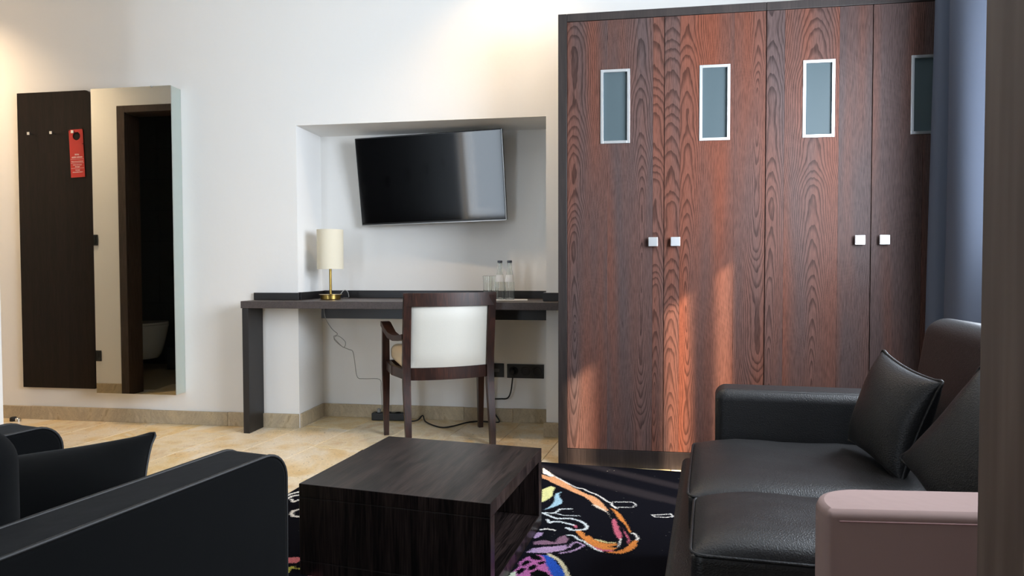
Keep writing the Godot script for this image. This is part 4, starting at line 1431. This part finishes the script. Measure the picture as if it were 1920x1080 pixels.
func curtains() -> void:
	# the blue-grey drape bunched at the end of the window
	var plan := [Vector2(1.47, -2.950), Vector2(1.40, -2.962), Vector2(1.352, -2.945), Vector2(1.330, -2.905), Vector2(1.345, -2.868), Vector2(1.420, -2.842), Vector2(1.430, -2.822), Vector2(1.350, -2.800), Vector2(1.312, -2.755), Vector2(1.296, -2.695), Vector2(1.300, -2.630), Vector2(1.322, -2.575), Vector2(1.360, -2.535), Vector2(1.410, -2.525), Vector2(1.430, -2.555)]
	var o := tag(drape("curtain", plan, 0.02, 2.80, M.curtain, 0.030), "blue-grey curtain bunched beside the window behind the sofa", "curtain")
	o.position = Vector3.ZERO
	# sheers drawn across the window, with narrow gaps between the drops
	var f := right_wall_frame()
	var gaps := [[0.44, 0.594], [0.634, 0.710], [0.766, 0.962], [1.030, 1.155], [1.225, 2.18]]
	var tags := ["white sheer drop beside the bunched curtain", "narrow white sheer drop between two sunlit gaps", "white sheer drop at the middle of the far window half", "white sheer drop right before the widest sunlit gap", "wide white sheer drop nearest the viewer"]
	for k in gaps.size():
		var pts := []
		var count := int(ceil((gaps[k][1] - gaps[k][0]) / 0.022)) + 1
		for i in count + 1:
			var x: float = lerpf(gaps[k][0], gaps[k][1], float(i) / count)
			var q := f * Vector3(x, 0, 0.055 + (0.014 if i % 2 == 0 else -0.014))
			pts.append(Vector2(q.x, q.z))
		tag(drape("sheer_curtain", pts, 0.03, 2.72, M.sheer, 0.0), tags[k], "curtain", "sheers across the window")


func drape(called: String, plan: Array, y0: float, y1: float, mat: Material, flare: float) -> MeshInstance3D:
	var rows := 12
	var fine := []
	for i in plan.size() - 1:
		var p0: Vector2 = plan[maxi(i - 1, 0)]
		var p3: Vector2 = plan[mini(i + 2, plan.size() - 1)]
		for k in 5:
			fine.append((plan[i] as Vector2).cubic_interpolate(plan[i + 1], p0, p3, k / 5.0))
	fine.append(plan[plan.size() - 1])
	var pts := []
	for r in rows:
		var v := float(r) / (rows - 1)
		for k in fine.size():
			var p: Vector2 = fine[k]
			var w := flare * (1.0 - v) * (1.0 - float(k) / fine.size())
			pts.append(Vector3(p.x - w + 0.004 * sin(v * 5.0 + k * 0.3) * (1.0 if flare > 0 else 0.0), lerpf(y0, y1, v), p.y))
	return put(called, sheet(Shape.new(), pts, rows, fine.size()), mat)


# edge of a tall cupboard close to the viewer
func tall_cabinet() -> void:
	# dark built-in closet along the left wall, which the television mirrors
	var k := thing("built_in_closet", "dark wood closet fronts along the left wall, mirrored black in the television", "closet", Vector3(-2.72, 0, 0.05))
	for i in 5:
		var d := put("door", box(Vector3(0.001, 0.06, -1.45 + 0.58 * i), Vector3(0.024, 2.40, -0.874 + 0.58 * i), 0.001), M.dark_wood, k)
		put("handle", box(Vector3(0.022, 1.0, -1.42 + 0.58 * i), Vector3(0.034, 1.12, -1.41 + 0.58 * i), 0.001), M.silver, d)
	put("plinth", box(Vector3(0.001, 0, -1.45), Vector3(0.018, 0.058, 1.446)), M.dark_wood, k)

	var o := thing("tall_cabinet", "tall brown wooden cabinet side close to the viewer at the right edge", "cabinet", Vector3(0.45, 0, -0.25))
	put("front_panel", box(Vector3(-0.3042, 0.0, -0.03), Vector3(0.30, 2.55, 0.0), 0.001), M.cabinet_wood, o)
	put("side_panel", box(Vector3(0.27, 0.0, 0.0005), Vector3(0.30, 2.55, 0.40), 0.001), M.cabinet_wood, o)
